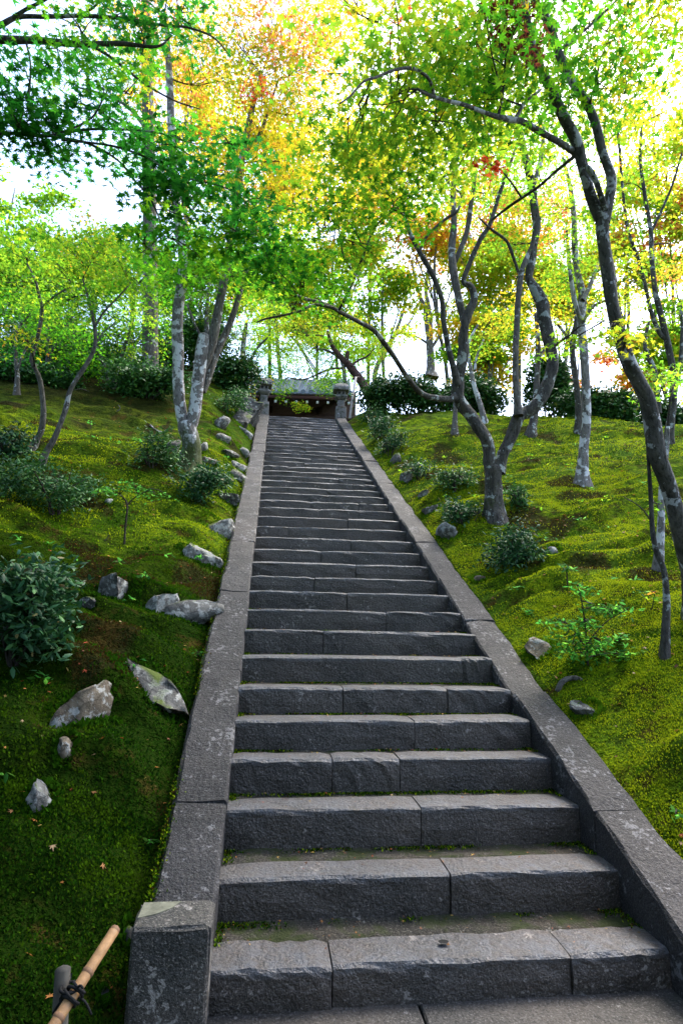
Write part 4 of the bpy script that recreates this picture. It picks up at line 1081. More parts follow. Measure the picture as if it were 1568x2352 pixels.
# overhanging dark green maple whose trunk stands outside the picture on the left
t = Tree('maple_tree', 'dark green maple reaching its boughs in from beyond the upper left edge', base=(-3.1, 2.6, float(terrain(-3.1, 2.6))), bark='bark_dark', seed=53)
b = t.base; dd = t.d
t.limb([(b[0], b[1], b[2], .16), (b[0] + .05, b[1], b[2] + 1.0, .13), (b[0] + .1, b[1] + .2, b[2] + 2.2, .12), (b[0] + .0, b[1] + .5, b[2] + 3.4, .10), (b[0] - .1, b[1] + .8, b[2] + 4.6, .08)], name='trunk', world=True, seg=12, flare=.3)
off = 3.9 - dd
def wp(px, py, d, r): return (*pix(px, py, d), r)
q1 = (b[0] + .1, b[1] + .2, b[2] + 2.2, .07)
t.limb([q1, wp(-160, 330, 3.7, .028), wp(0, 306, 3.8, .013), wp(75, 310, 3.85, .011), wp(125, 310, 3.9, .010), wp(210, 296, 4.0, .008), wp(350, 302, 4.1, .006), wp(450, 330, 4.2, .004)], world=True)
t.limb([wp(115, 311, 3.88, .009), wp(200, 328, 3.95, .008), wp(270, 367, 4.0, .007), wp(310, 415, 4.0, .007), wp(345, 455, 4.0, .006), wp(370, 520, 4.0, .005), wp(355, 555, 4.0, .004), wp(325, 580, 4.0, .003)], world=True)
t.limb([wp(140, 320, 3.88, .008), wp(260, 335, 4.0, .007), wp(345, 365, 4.1, .007), wp(400, 400, 4.15, .006), wp(500, 425, 4.2, .005), wp(560, 450, 4.25, .003)], world=True)
q2 = (b[0] + .0, b[1] + .5, b[2] + 3.4, .06)
t.limb([q2, wp(-120, 80, 4.0, .034), wp(0, 90, 4.1, .028), wp(75, 92, 4.15, .024), wp(175, 100, 4.2, .021), wp(275, 99, 4.3, .016), wp(360, 106, 4.35, .010), wp(395, 80, 4.4, .005)], world=True)
t.limb([wp(205, 100, 4.2, .012), wp(260, 135, 4.3, .010), wp(330, 190, 4.4, .008), wp(400, 230, 4.5, .006), wp(460, 250, 4.6, .004)], world=True)
t.limb([wp(-60, 75, 4.05, .025), wp(0, 57, 4.1, .02), wp(40, 38, 4.15, .016), wp(110, 37, 4.2, .014), wp(190, 35, 4.3, .013), wp(285, 42, 4.4, .012), wp(375, 57, 4.5, .010), wp(430, 62, 4.6, .008), wp(490, 85, 4.7, .006), wp(530, 130, 4.8, .004)], world=True)
t.limb([wp(185, 35, 4.3, .009), wp(215, 15, 4.3, .008), wp(240, -10, 4.3, .006)], world=True)
t.limb([wp(30, 40, 4.1, .014), wp(60, 20, 4.1, .012), wp(100, 0, 4.1, .01), wp(140, -25, 4.1, .008)], world=True)
t.limb([wp(65, 240, 4.0, .006), wp(70, 150, 4.1, .006), wp(60, 95, 4.12, .007)][::-1], world=True)
t.limb([wp(125, 275, 3.9, .005), wp(120, 300, 3.9, .006), wp(150, 300, 3.9, .006), wp(210, 270, 4.0, .006), wp(240, 220, 4.0, .005), wp(250, 200, 4.0, .003)], world=True)
for (x, y, d, rx, ry, rd, n, pal) in [
   (60, 230, 3.9, 90, 55, .45, 12, 'deep'), (120, 290, 3.9, 90, 45, .4, 11, 'deep'), (230, 250, 4.0, 80, 50, .4, 9, 'deep'), (310, 310, 4.1, 90, 45, .4, 11, 'deep'), (40, 290, 3.7, 70, 40, .35, 9, 'deep'),
   (400, 350, 4.2, 90, 45, .4, 11, 'deep'), (470, 400, 4.2, 90, 45, .4, 10, 'deep'), (540, 330, 4.3, 60, 35, .35, 6, 'deep'), (420, 460, 4.1, 90, 45, .4, 10, 'deep'), (560, 470, 4.3, 80, 45, .4, 9, 'deep'), (340, 430, 4.0, 60, 45, .35, 7, 'deep'), (600, 540, 4.3, 70, 40, .4, 8, 'deep'), (510, 530, 4.2, 70, 40, .4, 7, 'green'), (420, 560, 4.0, 70, 40, .35, 6, 'green'), (620, 610, 4.4, 50, 30, .3, 5, 'deep'), (330, 550, 4.0, 40, 30, .3, 4, 'green'),
   (130, 110, 4.1, 80, 30, .35, 6, 'green'), (260, 30, 4.4, 80, 35, .4, 8, 'deep'), (370, 40, 4.5, 80, 35, .4, 8, 'deep'), (180, 60, 4.2, 70, 30, .35, 5, 'green'), (330, 90, 4.4, 70, 25, .35, 5, 'deep'), (410, 10, 4.5, 70, 35, .4, 7, 'deep'), (300, 215, 4.2, 60, 30, .35, 5, 'green')]:
    t.clump(x, y, d - t.d, rx, ry, rd, n, pal, .072, 26, .22, L7, .5)
for c_, n_ in [((-2.2, 2.6, 5.2), 16), ((-1.0, 2.2, 5.6), 14), ((-3.2, 1.4, 4.6), 16), ((-2.6, 3.8, 5.6), 14), ((-1.6, .8, 5.0), 14), ((-3.6, 3.2, 4.4), 14), ((-2.6, .2, 4.4), 12), ((.3, 2.4, 6.0), 10), ((-.4, .6, 5.6), 12)]:  # extra crown out of view overhead, added to darken the foreground
    t.clump(0, 0, 0, .9, .4, .9, n_, 'deep', .10, 30, .4, L3, .5, world=c_)
t.done()

DENS = 2.0
# saplings and low trees on the left bank
slim('thin crooked sapling with pale bark, leftmost of the pair on the left bank', (76, 1035),
   [([(74, 1034, 7), (84, 1010, 6.5), (95, 987, 6), (100, 942, 6), (93, 877, 5.5), (80, 845, 5), (72, 822, 5), (82, 790, 4.5), (90, 757, 4.5), (97, 712, 4), (90, 680, 3.5), (80, 642, 3), (62, 605, 2)], 0, .2), ([(96, 705, 2.5), (125, 680, 2), (160, 660, 1.5)], .1, 0)],
   [(60, 590, .2, 80, 40, .7, 8, 'lime'), (140, 610, 0, 80, 40, .7, 8, 'lime'), (30, 660, .2, 60, 35, .6, 6, 'lime'), (60, 780, -.4, 60, 14, .3, 3, 'yellowgreen')], 'bark_grey', 61, 'saplings on the left bank')
slim('thin pale sapling curving to the right, second of the pair on the left bank', (97, 1065),
   [([(95, 1066, 7), (108, 1035, 6.5), (125, 1007, 6), (150, 942, 6), (158, 905, 5.5), (170, 880, 5), (195, 842, 5), (216, 802, 4.5), (219, 770, 4), (216, 742, 4), (205, 692, 3), (190, 640, 2)], 0, .3), ([(219, 748, 3), (240, 715, 2.5), (268, 685, 2), (300, 650, 1.5)], .2, .2), ([(217, 800, 2), (235, 765, 1.5), (265, 742, 1)], .2, .3)],
   [(210, 600, .3, 90, 40, .8, 9, 'lime'), (290, 620, .2, 70, 35, .7, 7, 'lime'), (240, 700, .3, 60, 35, .6, 6, 'green'), (150, 690, .3, 70, 35, .7, 6, 'lime'), (230, 560, .3, 80, 35, .7, 7, 'yellowgreen')], 'bark_grey', 62, 'saplings on the left bank')
slim('mid green low maple at the left edge behind the saplings', (40, 905),
   [([(38, 905, 6), (40, 860, 5), (36, 820, 4), (40, 760, 3), (70, 720, 2)], 0, .3), ([(40, 850, 3), (60, 800, 2.5), (110, 760, 2)], 0, .2)],
   [(60, 720, .2, 80, 40, .8, 13, 'green'), (140, 740, .2, 80, 40, .8, 13, 'green'), (20, 790, .2, 50, 30, .6, 6, 'deep'), (170, 790, .2, 60, 35, .7, 9, 'green'), (30, 670, .2, 60, 35, .8, 8, 'green')], 'bark_grey', 63, 'low trees on the left hill')
slim('leafy yellow green bush tree in the middle of the left hill', (268, 890),
   [([(262, 890, 5), (270, 850, 4.5), (285, 800, 4), (300, 750, 3), (310, 690, 2)], 0, .3), ([(250, 890, 4), (240, 840, 3.5), (225, 800, 3), (230, 740, 2)], 0, .2), ([(275, 885, 4), (300, 850, 3), (335, 810, 2)], 0, .2)],
   [(270, 770, .2, 70, 40, .7, 13, 'lime'), (330, 790, .2, 50, 40, .6, 9, 'lime'), (250, 850, -.1, 50, 35, .5, 9, 'green'), (300, 720, .3, 60, 40, .7, 9, 'green'), (370, 760, .5, 40, 50, .6, 8, 'green'), (210, 830, .2, 40, 30, .5, 6, 'green'), (350, 700, .6, 50, 40, .7, 8, 'lime')], 'bark_dark', 64, 'low trees on the left hill', .07)
slim('green maple on the far left crest, behind the pale twin trunks', base=(520, 868),
   stems=[([(560, 900, 8), (562, 860, 7), (558, 800, 6), (566, 740, 4)], 0, .3), ([(562, 850, 4), (590, 800, 3), (620, 770, 2)], 0, .2)],
   clumps=[(570, 770, .3, 60, 40, .9, 11, 'lime'), (620, 740, .3, 60, 40, .9, 10, 'lime'), (600, 820, .3, 40, 30, .7, 8, 'green'), (580, 690, .3, 60, 40, .9, 8, 'yellowgreen'), (590, 880, .4, 22, 14, .4, 4, 'yellow'), (560, 905, .3, 12, 12, .3, 2, 'yellow')], bark='bark_dark', seed=65, group='low trees on the left hill', size=.09)
slim('dense dark green tree behind the leftmost sapling', base=(110, 868),
   stems=[([(110, 868, 7), (112, 800, 6), (108, 740, 5), (116, 670, 3)], 0, .3), ([(111, 820, 4), (140, 770, 3), (170, 720, 2)], 0, .2)],
   clumps=[(100, 700, .3, 90, 50, .8, 10, 'green'), (60, 760, .3, 80, 45, .8, 10, 'green'), (170, 760, .3, 80, 45, .8, 10, 'green'), (150, 680, .4, 80, 40, .8, 9, 'green'), (100, 810, .1, 80, 35, .7, 9, 'deep'), (210, 800, .1, 60, 35, .7, 8, 'deep')], bark='bark_dark', seed=66, group='low trees on the left hill', size=.09, leafmat='evergreen')
slim('dense green tree between the saplings and the tall straight trunk', base=(300, 862),
   stems=[([(300, 862, 7), (298, 800, 6), (304, 730, 5), (300, 650, 3)], 0, .3), ([(300, 810, 4), (330, 760, 3), (365, 710, 2)], 0, .2)],
   clumps=[(300, 660, .4, 90, 50, .8, 10, 'lime'), (360, 700, .4, 70, 50, .8, 9, 'green'), (260, 740, .4, 80, 45, .8, 9, 'green'), (330, 790, .3, 80, 45, .8, 10, 'deep'), (380, 620, .5, 70, 50, .8, 8, 'green'), (270, 600, .5, 80, 40, .8, 7, 'lime')], bark='bark_dark', seed=67, group='low trees on the left hill', size=.09, leafmat='evergreen')
slim('dense green tree close behind the pale twin trunks', base=(470, 868),
   stems=[([(480, 880, 7), (478, 800, 6), (474, 730, 5), (480, 650, 3)], 0, .3), ([(478, 800, 4), (450, 750, 3), (430, 700, 2)], 0, .2)],
   clumps=[(440, 760, .4, 60, 50, .8, 10, 'green'), (500, 720, .4, 60, 50, .8, 9, 'lime'), (450, 680, .4, 70, 45, .8, 9, 'green'), (540, 790, .3, 50, 45, .7, 8, 'lime'), (390, 800, .2, 50, 45, .6, 7, 'deep')], bark='bark_dark', seed=68, group='low trees on the left hill', size=.09, leafmat='evergreen')
DENS = 1.0
# ------------------------------------------------------------------ trees beyond the crest
def far_tree(label, px, dist, py, rx, ry, pal, n, seed, pal2=None, bark='bark_grey', size=.15):
    gp = pix(px, 950, dist); gz = float(terrain(gp[0], gp[1]))
    t = Tree('distant_tree', label, base=(gp[0], gp[1], gz - .1), bark=bark, seed=seed, group='trees beyond the crest')
    c = pix(px, py, dist); R = rx * dist / F; H = ry * dist / F
    r = t.r
    lean = r.normal() * .3
    top = c + np.array([0, 0, H * .6])
    P = [(gp[0], gp[1], gz - .1, .10), (gp[0] + lean * .5, gp[1], gz + (c[2] - gz) * .4, .085), (c[0] - lean * .3, c[1], gz + (c[2] - gz) * .75, .06), (*top, .02)]
    t.limb(P, name='trunk', world=True, seg=7, rough=.08, m=3)
    for k in range(4):
        a = r.uniform(0, 2 * math.pi); f = r.uniform(.35, .75)
        st = np.array([gp[0] * (1 - f) + c[0] * f, gp[1] * (1 - f) + c[1] * f, gz + (c[2] - gz) * (.45 + .4 * f)])
        en = c + np.array([math.cos(a) * R * .8, math.sin(a) * R * .6, r.uniform(-.3, .7) * H])
        mid = (st + en) / 2 + np.array([0, 0, .2])
        t.limb([(*st, .035), (*mid, .025), (*en, .01)], name='branch', world=True, seg=5, rough=0, m=3)
    k = max(3, int(n / 1.7))
    for i in range(k):
        u = r.normal(size=3); u /= np.linalg.norm(u); u *= r.uniform(.3, 1.15)
        cc = c + np.array([u[0] * R * 1.25, u[1] * R, u[2] * H * 1.15])
        t.clump(0, 0, 0, R * .34, H * .16, R * .34, 6, pal if (pal2 is None or r.uniform() < .6) else pal2, size * 1.1, 46, .62, LD, .9, world=cc)
    return t.done()
FARS = [
 ('round lime crowned tree far behind the left saplings', 70, 20, 640, 110, 80, 'lime', 60, None),
 ('pale green tree low on the skyline left of the tall straight trunk', 215, 22, 590, 90, 60, 'lime', 45, 'green'),
 ('sparse green tree at the far upper left of the skyline', 30, 24, 470, 70, 60, 'lime', 12, None),
 ('green tree on the skyline behind the pale twin trunks', 470, 22, 660, 80, 90, 'green', 54, 'lime'),
 ('yellow green tree on the skyline just left of the stairs', 640, 24, 620, 80, 80, 'yellowgreen', 54, 'lime'),
 ('lime tree rising behind the temple roof', 730, 27, 740, 110, 80, 'lime', 63, 'yellowgreen'),
 ('tall yellow tree far behind the stair head', 770, 29, 540, 100, 90, 'yellowgreen', 45, 'yellow'),
 ('sparse yellow green tree right of the stair head on the skyline', 880, 26, 640, 80, 90, 'yellowgreen', 36, 'lime'),
 ('orange tree on the skyline seen between the limbs of the forked maple', 1010, 26, 520, 110, 70, 'orange', 54, 'yellow'),
 ('yellow green tree on the skyline right of the crooked central limbs', 1130, 25, 650, 80, 90, 'yellowgreen', 60, 'yellowgreen'),
 ('peach coloured tree high on the skyline left of the slender trunk', 1190, 28, 500, 90, 80, 'orange', 45, 'pink'),
 ('golden bush tree glowing behind the crest between the forked limbs', 1120, 22, 790, 70, 50, 'yellow', 45, 'lime'),
 ('yellow green tree behind the thick crooked limb', 1290, 25, 660, 70, 90, 'lime', 50, 'yellow'),
 ('coral red maple peeping over the hedge on the right', 1330, 24, 850, 60, 36, 'pink', 6, 'orange'),
 ('lime tree on the right skyline beside the leaning trunk', 1430, 24, 560, 70, 90, 'yellowgreen', 36, 'lime'),
 ('orange crowned tree at the right edge of the skyline', 1540, 23, 560, 70, 90, 'orange', 36, 'yellowgreen'),
 ('lime tree low at the right edge behind the hedge', 1530, 21, 780, 60, 60, 'lime', 36, 'yellowgreen'),
 ('tall yellow tree filling the upper right background', 1500, 26, 330, 100, 110, 'yellowgreen', 45, 'yellow'),
 ('tall green gold tree in the upper centre background', 1120, 29, 330, 120, 90, 'yellowgreen', 45, 'yellow'),
 ('tall golden tree in the background above the stairs', 850, 30, 380, 100, 90, 'yellowgreen', 60, 'yellowgreen'),
 ('orange gold tree in the background above the twin trunks', 620, 27, 400, 100, 100, 'yellowgreen', 60, 'orange'),
 ('sparse golden tree top in the background at the upper left', 430, 26, 230, 90, 90, 'orange', 36, 'yellow'),
 ('yellow green tree beyond the right edge of the view', 1720, 22, 600, 110, 120, 'yellowgreen', 40, 'lime'),
 ('golden tree well beyond the right edge of the view', 1950, 22, 640, 120, 120, 'yellow', 40, 'yellowgreen'),
 ('lime tree beyond the left edge of the view', -140, 21, 600, 120, 110, 'lime', 40, 'green'),
 ('green tree well beyond the left edge of the view', -380, 21, 620, 120, 110, 'green', 40, 'lime'),
 ('red tinged low maple beyond the right hedge end', 1440, 22, 880, 40, 26, 'pink', 6, 'orange'),
]
for i, (lab, px, dist, py, rx, ry, pal, n, p2) in enumerate(FARS):
    far_tree(lab, px, dist, py, rx * 1.25, ry * 1.2, pal, n, 100 + i, p2)

# unseen conifers added behind and beside the camera to shade steps and moss
for i, (x, y) in enumerate([(-3.8, -4.2), (0.6, -5.2), (4.8, -3.8), (-3.5, 0.3), (-6.0, 4.6)]):
    t = Tree('cedar_tree', ['dense cedar behind the viewer on the left', 'dense cedar straight behind the viewer', 'dense cedar behind the viewer on the right', 'dense cedar beside the viewer on the left, out of view', 'dense cedar beyond the left edge of the moss bank'][i], base=(x, y, float(terrain(x, y)) - .1), bark='bark_dark', seed=140 + i, group='cedars behind the viewer')
    t.limb([(x, y, -.3, .3), (x, y, 4, .24), (x, y, 9, .12), (x, y, 13.5, .03)], name='trunk', world=True, seg=10, rough=.06)
    for z in np.arange(1.2, 13.4, 1.0):
        rad = 2.9 * (1 - z / 15.5)
        t.clump(0, 0, 0, rad * .8, .5, rad * .8, 16, 'evergreen', .5, 30, .9, L3, .5, world=(x, y, z), twigs=False)
    t.done('evergreen')

# ------------------------------------------------------------------ hedges and shrubs
DENS = 1.0
def bush(name, label, px, py, w, h, n0, size, pal, group, seed, tmpl=None, per=12, spray_r=.10, stems=5, mat='evergreen', cat='shrub', tilt=.7, depth=None, dratio=.8, lift=.55, d=None):
    n = int(n0 * (2.0 if cat == 'hedge' else 1.3))
    if d is None:
        P, d = ground_hit(px, py)
    else:
        P = pix(px, py, d); tz = P[2] + h * d / F; P[2] = min(P[2], float(terrain(P[0], P[1]))) - .05; h = (tz - P[2]) * F / d
    t = Tree(name, label, base=P, bark='twig', seed=seed, cat=cat, group=group)
    tmpl = tmpl or (LD if cat == 'hedge' else LE)
    W, H = w * d / F / 2, h * d / F / 2
    c = P + np.array([0, 0, H * 2 * lift])
    for k in range(stems):
        a = t.r.uniform(0, 2 * math.pi); q = t.r.uniform(.2, .75)
        en = c + np.array([math.cos(a) * W * q, math.sin(a) * W * q * dratio, t.r.uniform(0, .6) * H])
        st = P + np.array([math.cos(a) * .03, math.sin(a) * .03, -.03])
        t.limb([(*st, .008 + .006 * W), (*((st + en) / 2 + t.r.normal(size=3) * W * .1), .006 + .004 * W), (*en, .003)], name='stem', world=True, seg=5, rough=0, m=3)
    nb = 6 if cat == 'shrub' else 9
    for k in range(nb):
        a = t.r.uniform(0, 2 * math.pi); q = t.r.uniform(.25, .75)
        cc = c + np.array([math.cos(a) * W * q, math.sin(a) * W * q * dratio, t.r.uniform(-.75, .55) * H * (1.0 - .4 * q)])
        f = t.r.uniform(.25, .6)
        t.clump(0, 0, 0, W * f, H * f * .8, W * dratio * f, max(3, n // nb), pal, size, per, spray_r, tmpl, tilt, world=cc, attach=False, twigs=n < 120, flat=.5)
    return t.done(mat, 'foliage')
hg = 'hedges along the crest'
bush('hedge', 'dark glossy hedge on the crest just right of the right lantern', 935, 948, 230, 110, 260, .10, 'evergreen', hg, 201, per=16, spray_r=.24, stems=7, lift=.5, cat='hedge', d=15.6, dratio=.5)
bush('hedge', 'dark hedge mass behind the forked maple on the crest', 1075, 930, 170, 130, 240, .10, 'evergreen', hg, 202, per=16, spray_r=.24, stems=7, lift=.5, cat='hedge', d=15.5, dratio=.5)
bush('hedge', 'dark hedge behind the crooked right limb of the forked maple', 1260, 985, 150, 190, 280, .10, 'evergreen', hg, 203, per=16, spray_r=.24, stems=7, lift=.5, cat='hedge', d=14.0, dratio=.5)
bush('hedge', 'long dark hedge along the right crest between slender trunk and leaning tree', 1400, 985, 240, 110, 300, .09, 'evergreen', hg, 204, per=16, spray_r=.22, stems=8, lift=.5, cat='hedge', d=13.0, dratio=.45)
bush('hedge', 'dark hedge end at the far right edge', 1550, 1060, 110, 160, 220, .09, 'evergreen', hg, 205, per=16, spray_r=.22, stems=6, lift=.5, cat='hedge', d=11.5, dratio=.5)
bush('hedge', 'dark evergreen bush between the twin trunks and the left lantern', 545, 905, 110, 120, 170, .10, 'evergreen', hg, 206, per=16, spray_r=.22, stems=6, cat='hedge', d=15.2, dratio=.6)
bush('hedge', 'dark undergrowth along the left hill crest behind the saplings', 150, 875, 320, 90, 260, .10, 'shrub', hg, 207, per=16, spray_r=.24, stems=8, cat='hedge', d=13.5, dratio=.5)
bush('hedge', 'leafy dark thicket under the saplings at the left edge', 60, 900, 240, 80, 220, .085, 'shrub', hg, 209, per=16, spray_r=.2, stems=8, cat='hedge', d=11.8, dratio=.5)
bush('hedge', 'dark woodland thicket far behind the saplings on the left', 170, 880, 420, 190, 330, .11, 'shrub', hg, 210, per=16, spray_r=.3, stems=8, cat='hedge', d=15.5, dratio=.4)
bush('hedge', 'dark woodland thicket far behind the pale twin trunks', 430, 890, 220, 190, 260, .11, 'shrub', hg, 211, per=16, spray_r=.3, stems=8, cat='hedge', d=16.0, dratio=.4)
bush('hedge', 'dark bushes behind the pale twin trunks on the left hill', 340, 915, 190, 110, 200, .08, 'shrub', hg, 208, per=16, spray_r=.2, stems=8, cat='hedge', d=11.6, dratio=.5)
sg = 'low shrubs on the moss banks'
SHRUBS = [
 ('big dark glossy shrub cut by the left edge of the moss bank', 35, 1520, 270, 270, 210, .060, 'bluegreen', 12, .10),
 ('wide feathery green shrub below the pair of saplings', 130, 1180, 250, 130, 190, .050, 'shrub', 12, .10),
 ('low dark shrub at the far left edge above the feathery shrub', 20, 1050, 90, 70, 60, .06, 'bluegreen', 12, .10),
 ('dark low shrub between the twin trunk foot and the left kerb', 455, 1145, 140, 72, 110, .055, 'bluegreen', 12, .10),
 ('fine leaved shrub left of the twin trunk foot', 350, 1072, 110, 80, 80, .05, 'shrub', 12, .10),
 ('soft green shrub high on the left bank under the evergreen bush', 525, 950, 80, 60, 70, .06, 'shrub', 12, .12),
 ('round dark shrub alone on the right moss bank', 1185, 1300, 140, 84, 130, .05, 'bluegreen', 12, .09),
 ('spreading low shrub at the foot of the forked maple', 1065, 1200, 110, 50, 80, .05, 'bluegreen', 12, .09),
 ('dark shrub just left of the forked maple trunk', 1045, 1125, 90, 56, 70, .05, 'shrub', 12, .09),
 ('leafy shrub beside the upper right kerb, lowest of the cluster', 895, 1045, 80, 56, 70, .055, 'bluegreen', 12, .10),
 ('leafy shrub beside the upper right kerb, middle of the cluster', 872, 1005, 80, 50, 60, .06, 'bluegreen', 12, .11),
 ('leafy shrub beside the upper right kerb, topmost of the cluster', 855, 972, 70, 40, 50, .06, 'shrub', 12, .12),
 ('dark low plant right of the forked maple trunk', 1190, 1160, 60, 46, 40, .05, 'shrub', 10, .08),
 ('dark clump of leaves below the dark rock on the right bank', 960, 1100, 70, 40, 45, .05, 'bluegreen', 10, .09),
 ('little bush under the left lantern on the rocky bank', 556, 930, 60, 46, 45, .06, 'shrub', 10, .12),
]
for i, (lab, px, py, w, h, n, sz, pal, per, sr) in enumerate(SHRUBS):
    bush('shrub', lab, px, py, w * 1.08, h, n, sz, pal, sg, 220 + i, per=per, spray_r=sr * 1.5, stems=9, tilt=.9)

# seedlings with a few sprays of leaves
def seedling(label, px, py, stems, sprays, pal, seed, size=.05, per=14, spray_r=.10, tmpl=LE, mat='leaf'):
    t = Tree('seedling', label, (px, py), bark='twig', seed=seed, cat='seedling', group='seedlings in the moss')
    for st in stems: t.limb(st, 0, 0, 'stem', 5, 0, m=3)
    for (x, y, rx, ry, n) in sprays: t.clump(x, y, 0, rx, ry, .08, n, pal, size, per, spray_r, tmpl, .5, attach=False)
    return t.done(mat, 'foliage')
seedling('thin stemmed young maple with a flat leaf top on the left moss', 285, 1250, [[(285, 1250, 2.6), (288, 1205, 2.4), (292, 1160, 2.2), (280, 1140, 1.5), (262, 1125, 1)], [(292, 1160, 1.8), (310, 1142, 1.4), (335, 1128, 1)]],
   [(262, 1122, 40, 8, 6), (320, 1126, 46, 8, 7), (360, 1136, 30, 6, 3), (292, 1112, 40, 8, 5)], 'fresh', 301, .045, 14, .10, L5)
seedling('bright green leafy seedling cluster on the lower right moss', 1350, 1530, [[(1350, 1530, 2.5), (1345, 1450, 2), (1335, 1380, 1.5), (1325, 1345, 1)], [(1345, 1480, 1.6), (1390, 1430, 1.3), (1440, 1400, 1)], [(1347, 1490, 1.6), (1310, 1440, 1.2), (1275, 1420, 1)], [(1350, 1510, 1.6), (1400, 1500, 1.2), (1440, 1505, 1)]],
   [(1330, 1350, 30, 12, 4), (1420, 1400, 45, 12, 6), (1290, 1430, 45, 12, 6), (1350, 1440, 45, 20, 7), (1330, 1500, 60, 14, 8), (1420, 1505, 40, 10, 5), (1370, 1390, 40, 12, 5), (1380, 1470, 50, 20, 7), (1300, 1470, 50, 18, 6)], 'fresh', 302, .044, 15, .11)
seedling('single stemmed plant with an umbrella of dark leaves on the right moss', 1303, 1352, [[(1303, 1352, 2), (1302, 1330, 1.8), (1301, 1306, 1.6)]], [(1301, 1304, 8, 3, 2)], 'shrub', 303, .07, 9, .05)
seedling('small fern like plant beside the right kerb joint', 1215, 1410, [[(1215, 1412, 1.5), (1217, 1400, 1)]], [(1216, 1402, 14, 5, 2)], 'fresh', 304, .045, 7, .07)
seedling('tiny two leaved plant growing by the lower left kerb', 345, 1945, [[(346, 1950, 1.8), (345, 1930, 1.2)]], [(345, 1930, 8, 10, 2)], 'fresh', 305, .035, 5, .03)
seedling('green sprout at the lower right edge of the moss', 1555, 1875, [[(1556, 1880, 2), (1552, 1860, 1.5)]], [(1552, 1862, 14, 8, 2)], 'fresh', 306, .045, 6, .05)
seedling('small sprout on the left moss above the young maple', 208, 985, [[(208, 988, 1.2), (209, 970, 1)]], [(208, 968, 5, 8, 2)], 'fresh', 307, .045, 6, .05)
seedling('dark leafed plant on the right moss below the bright seedling', 1400, 1480, [[(1420, 1478, 1.5), (1424, 1465, 1)]], [(1424, 1464, 20, 6, 3)], 'shrub', 308, .05, 8, .07)
seedling('little green plant at the left kerb above the lowest joints', 452, 1512, [[(452, 1514, 1.4), (455, 1500, 1)]], [(456, 1498, 8, 6, 2)], 'fresh', 309, .045, 5, .04)
seedling('thin red leaved sprig at the right edge of the moss', 1500, 1400, [[(1496, 1402, 1.4), (1500, 1380, 1), (1504, 1360, .8)]], [(1502, 1366, 10, 10, 2)], 'orange', 310, .04, 6, .06)

r = np.random.default_rng(44); s = Soup()
for i in range(110):
    x_, y_ = (r.uniform(-3.0, -.6), r.uniform(2.2, 9.5)) if i % 3 == 0 else (r.uniform(2.1, 6), r.uniform(2.8, 10))
    m = int(r.integers(4, 10)); th = r.uniform(0, 6.28, m); q = r.uniform(.01, .07, m); hz = r.uniform(.02, .09)
    P = np.stack([x_ + np.cos(th) * q, y_ + np.sin(th) * q, float(terrain(x_, y_)) + hz + r.uniform(-.015, .015, m)], 1)
    V, T, cl = scatter(LE, P, np.stack([r.normal(size=m) * .5, r.normal(size=m) * .5, np.ones(m)], 1), th - 1.57, r.uniform(.03, .06, m), colours(['fresh', 'shrub', 'lime'][i % 3], m, r)); s.add(V, T, cl)
tag(s.build('sprouts', M['leaf']), 'tiny green sprouts dotted over the open moss', kind='stuff')
# ------------------------------------------------------------------ bamboo rail at the lower left corner
A, B = pix(263, 2138, 1.78), pix(70, 2440, 1.50)
bam = empty('bamboo_pole', B); tag(bam, 'yellowish bamboo pole slanting up at the lower left corner', 'bamboo pole')
Pb = np.array([B * (1 - t_) + A * t_ for t_ in np.linspace(0, 1, 25)])
Rb = np.full(25, .0150)
V, Q, tip = tube(Pb, Rb, 12, 0)
s = Soup(); s.add(V, np.vstack([Q, tip])); s.build('culm', M['bamboo'], bam, origin=B, smooth=True)
for f_ in (.30, .645):
    c_ = B * (1 - f_) + A * f_; dr = (A - B) / np.linalg.norm(A - B)
    V, Q, tip = tube(np.array([c_ - dr * .006, c_ - dr * .003, c_ + dr * .003, c_ + dr * .006]), np.array([.0152, .0168, .0168, .0152]), 12)
    s = Soup(); s.add(V, Q); s.build('node_ring', M['bamboo_node'], bam, origin=B, smooth=True)
V, Q, tip = tube(np.array([A - dr * .001, A + dr * .0085]), np.array([.0155, .0125]), 12); s = Soup(); s.add(V, np.vstack([Q, tip])); s.build('cut_end', M['bamboo_node'], bam, origin=B)
f_ = .47; kp = B * (1 - f_) + A * f_
gz = float(terrain(kp[0], kp[1]))
stake = empty('wooden_stake', (kp[0] - .03, kp[1] + .03, gz)); tag(stake, 'short weathered stake that carries the bamboo pole', 'stake')
V, Q, tip = tube(np.array([[0, 0, -.15], [0, 0, .2], [-.012, .006, kp[2] - gz + .045]]), np.array([.022, .022, .020]), 8, .08); s = Soup(); s.add(V, np.vstack([Q, tip])); s.build('shaft', M['stake'], stake)
cord = empty('black_cord', kp); tag(cord, 'black twine knotted round the bamboo pole and stake', 'cord')
for k in range(7):
    ax = [dr, np.array([0, 0, 1.]), dr * .7 + np.array([.5, 0, .5]), dr * .6 - np.array([.5, .1, -.4])][k % 4]; ax = ax / np.linalg.norm(ax)
    u1 = np.cross(ax, [.3, .8, .2]); u1 /= np.linalg.norm(u1); u2 = np.cross(ax, u1)
    a_ = np.linspace(0, 2 * math.pi, 14)
    rr = .020 + .003 * (k % 3)
    ring = kp[None] + rr * (np.cos(a_)[:, None] * u1 + np.sin(a_)[:, None] * u2) + ax * (.006 * (k - 3)) + (np.array([-.012, .01, 0]) if k % 2 else 0)
    V, Q, tip = tube(ring, np.full(14, .0042), 5); s = Soup(); s.add(V, Q); s.build('loop', M['cord'], cord, origin=kp, smooth=True)
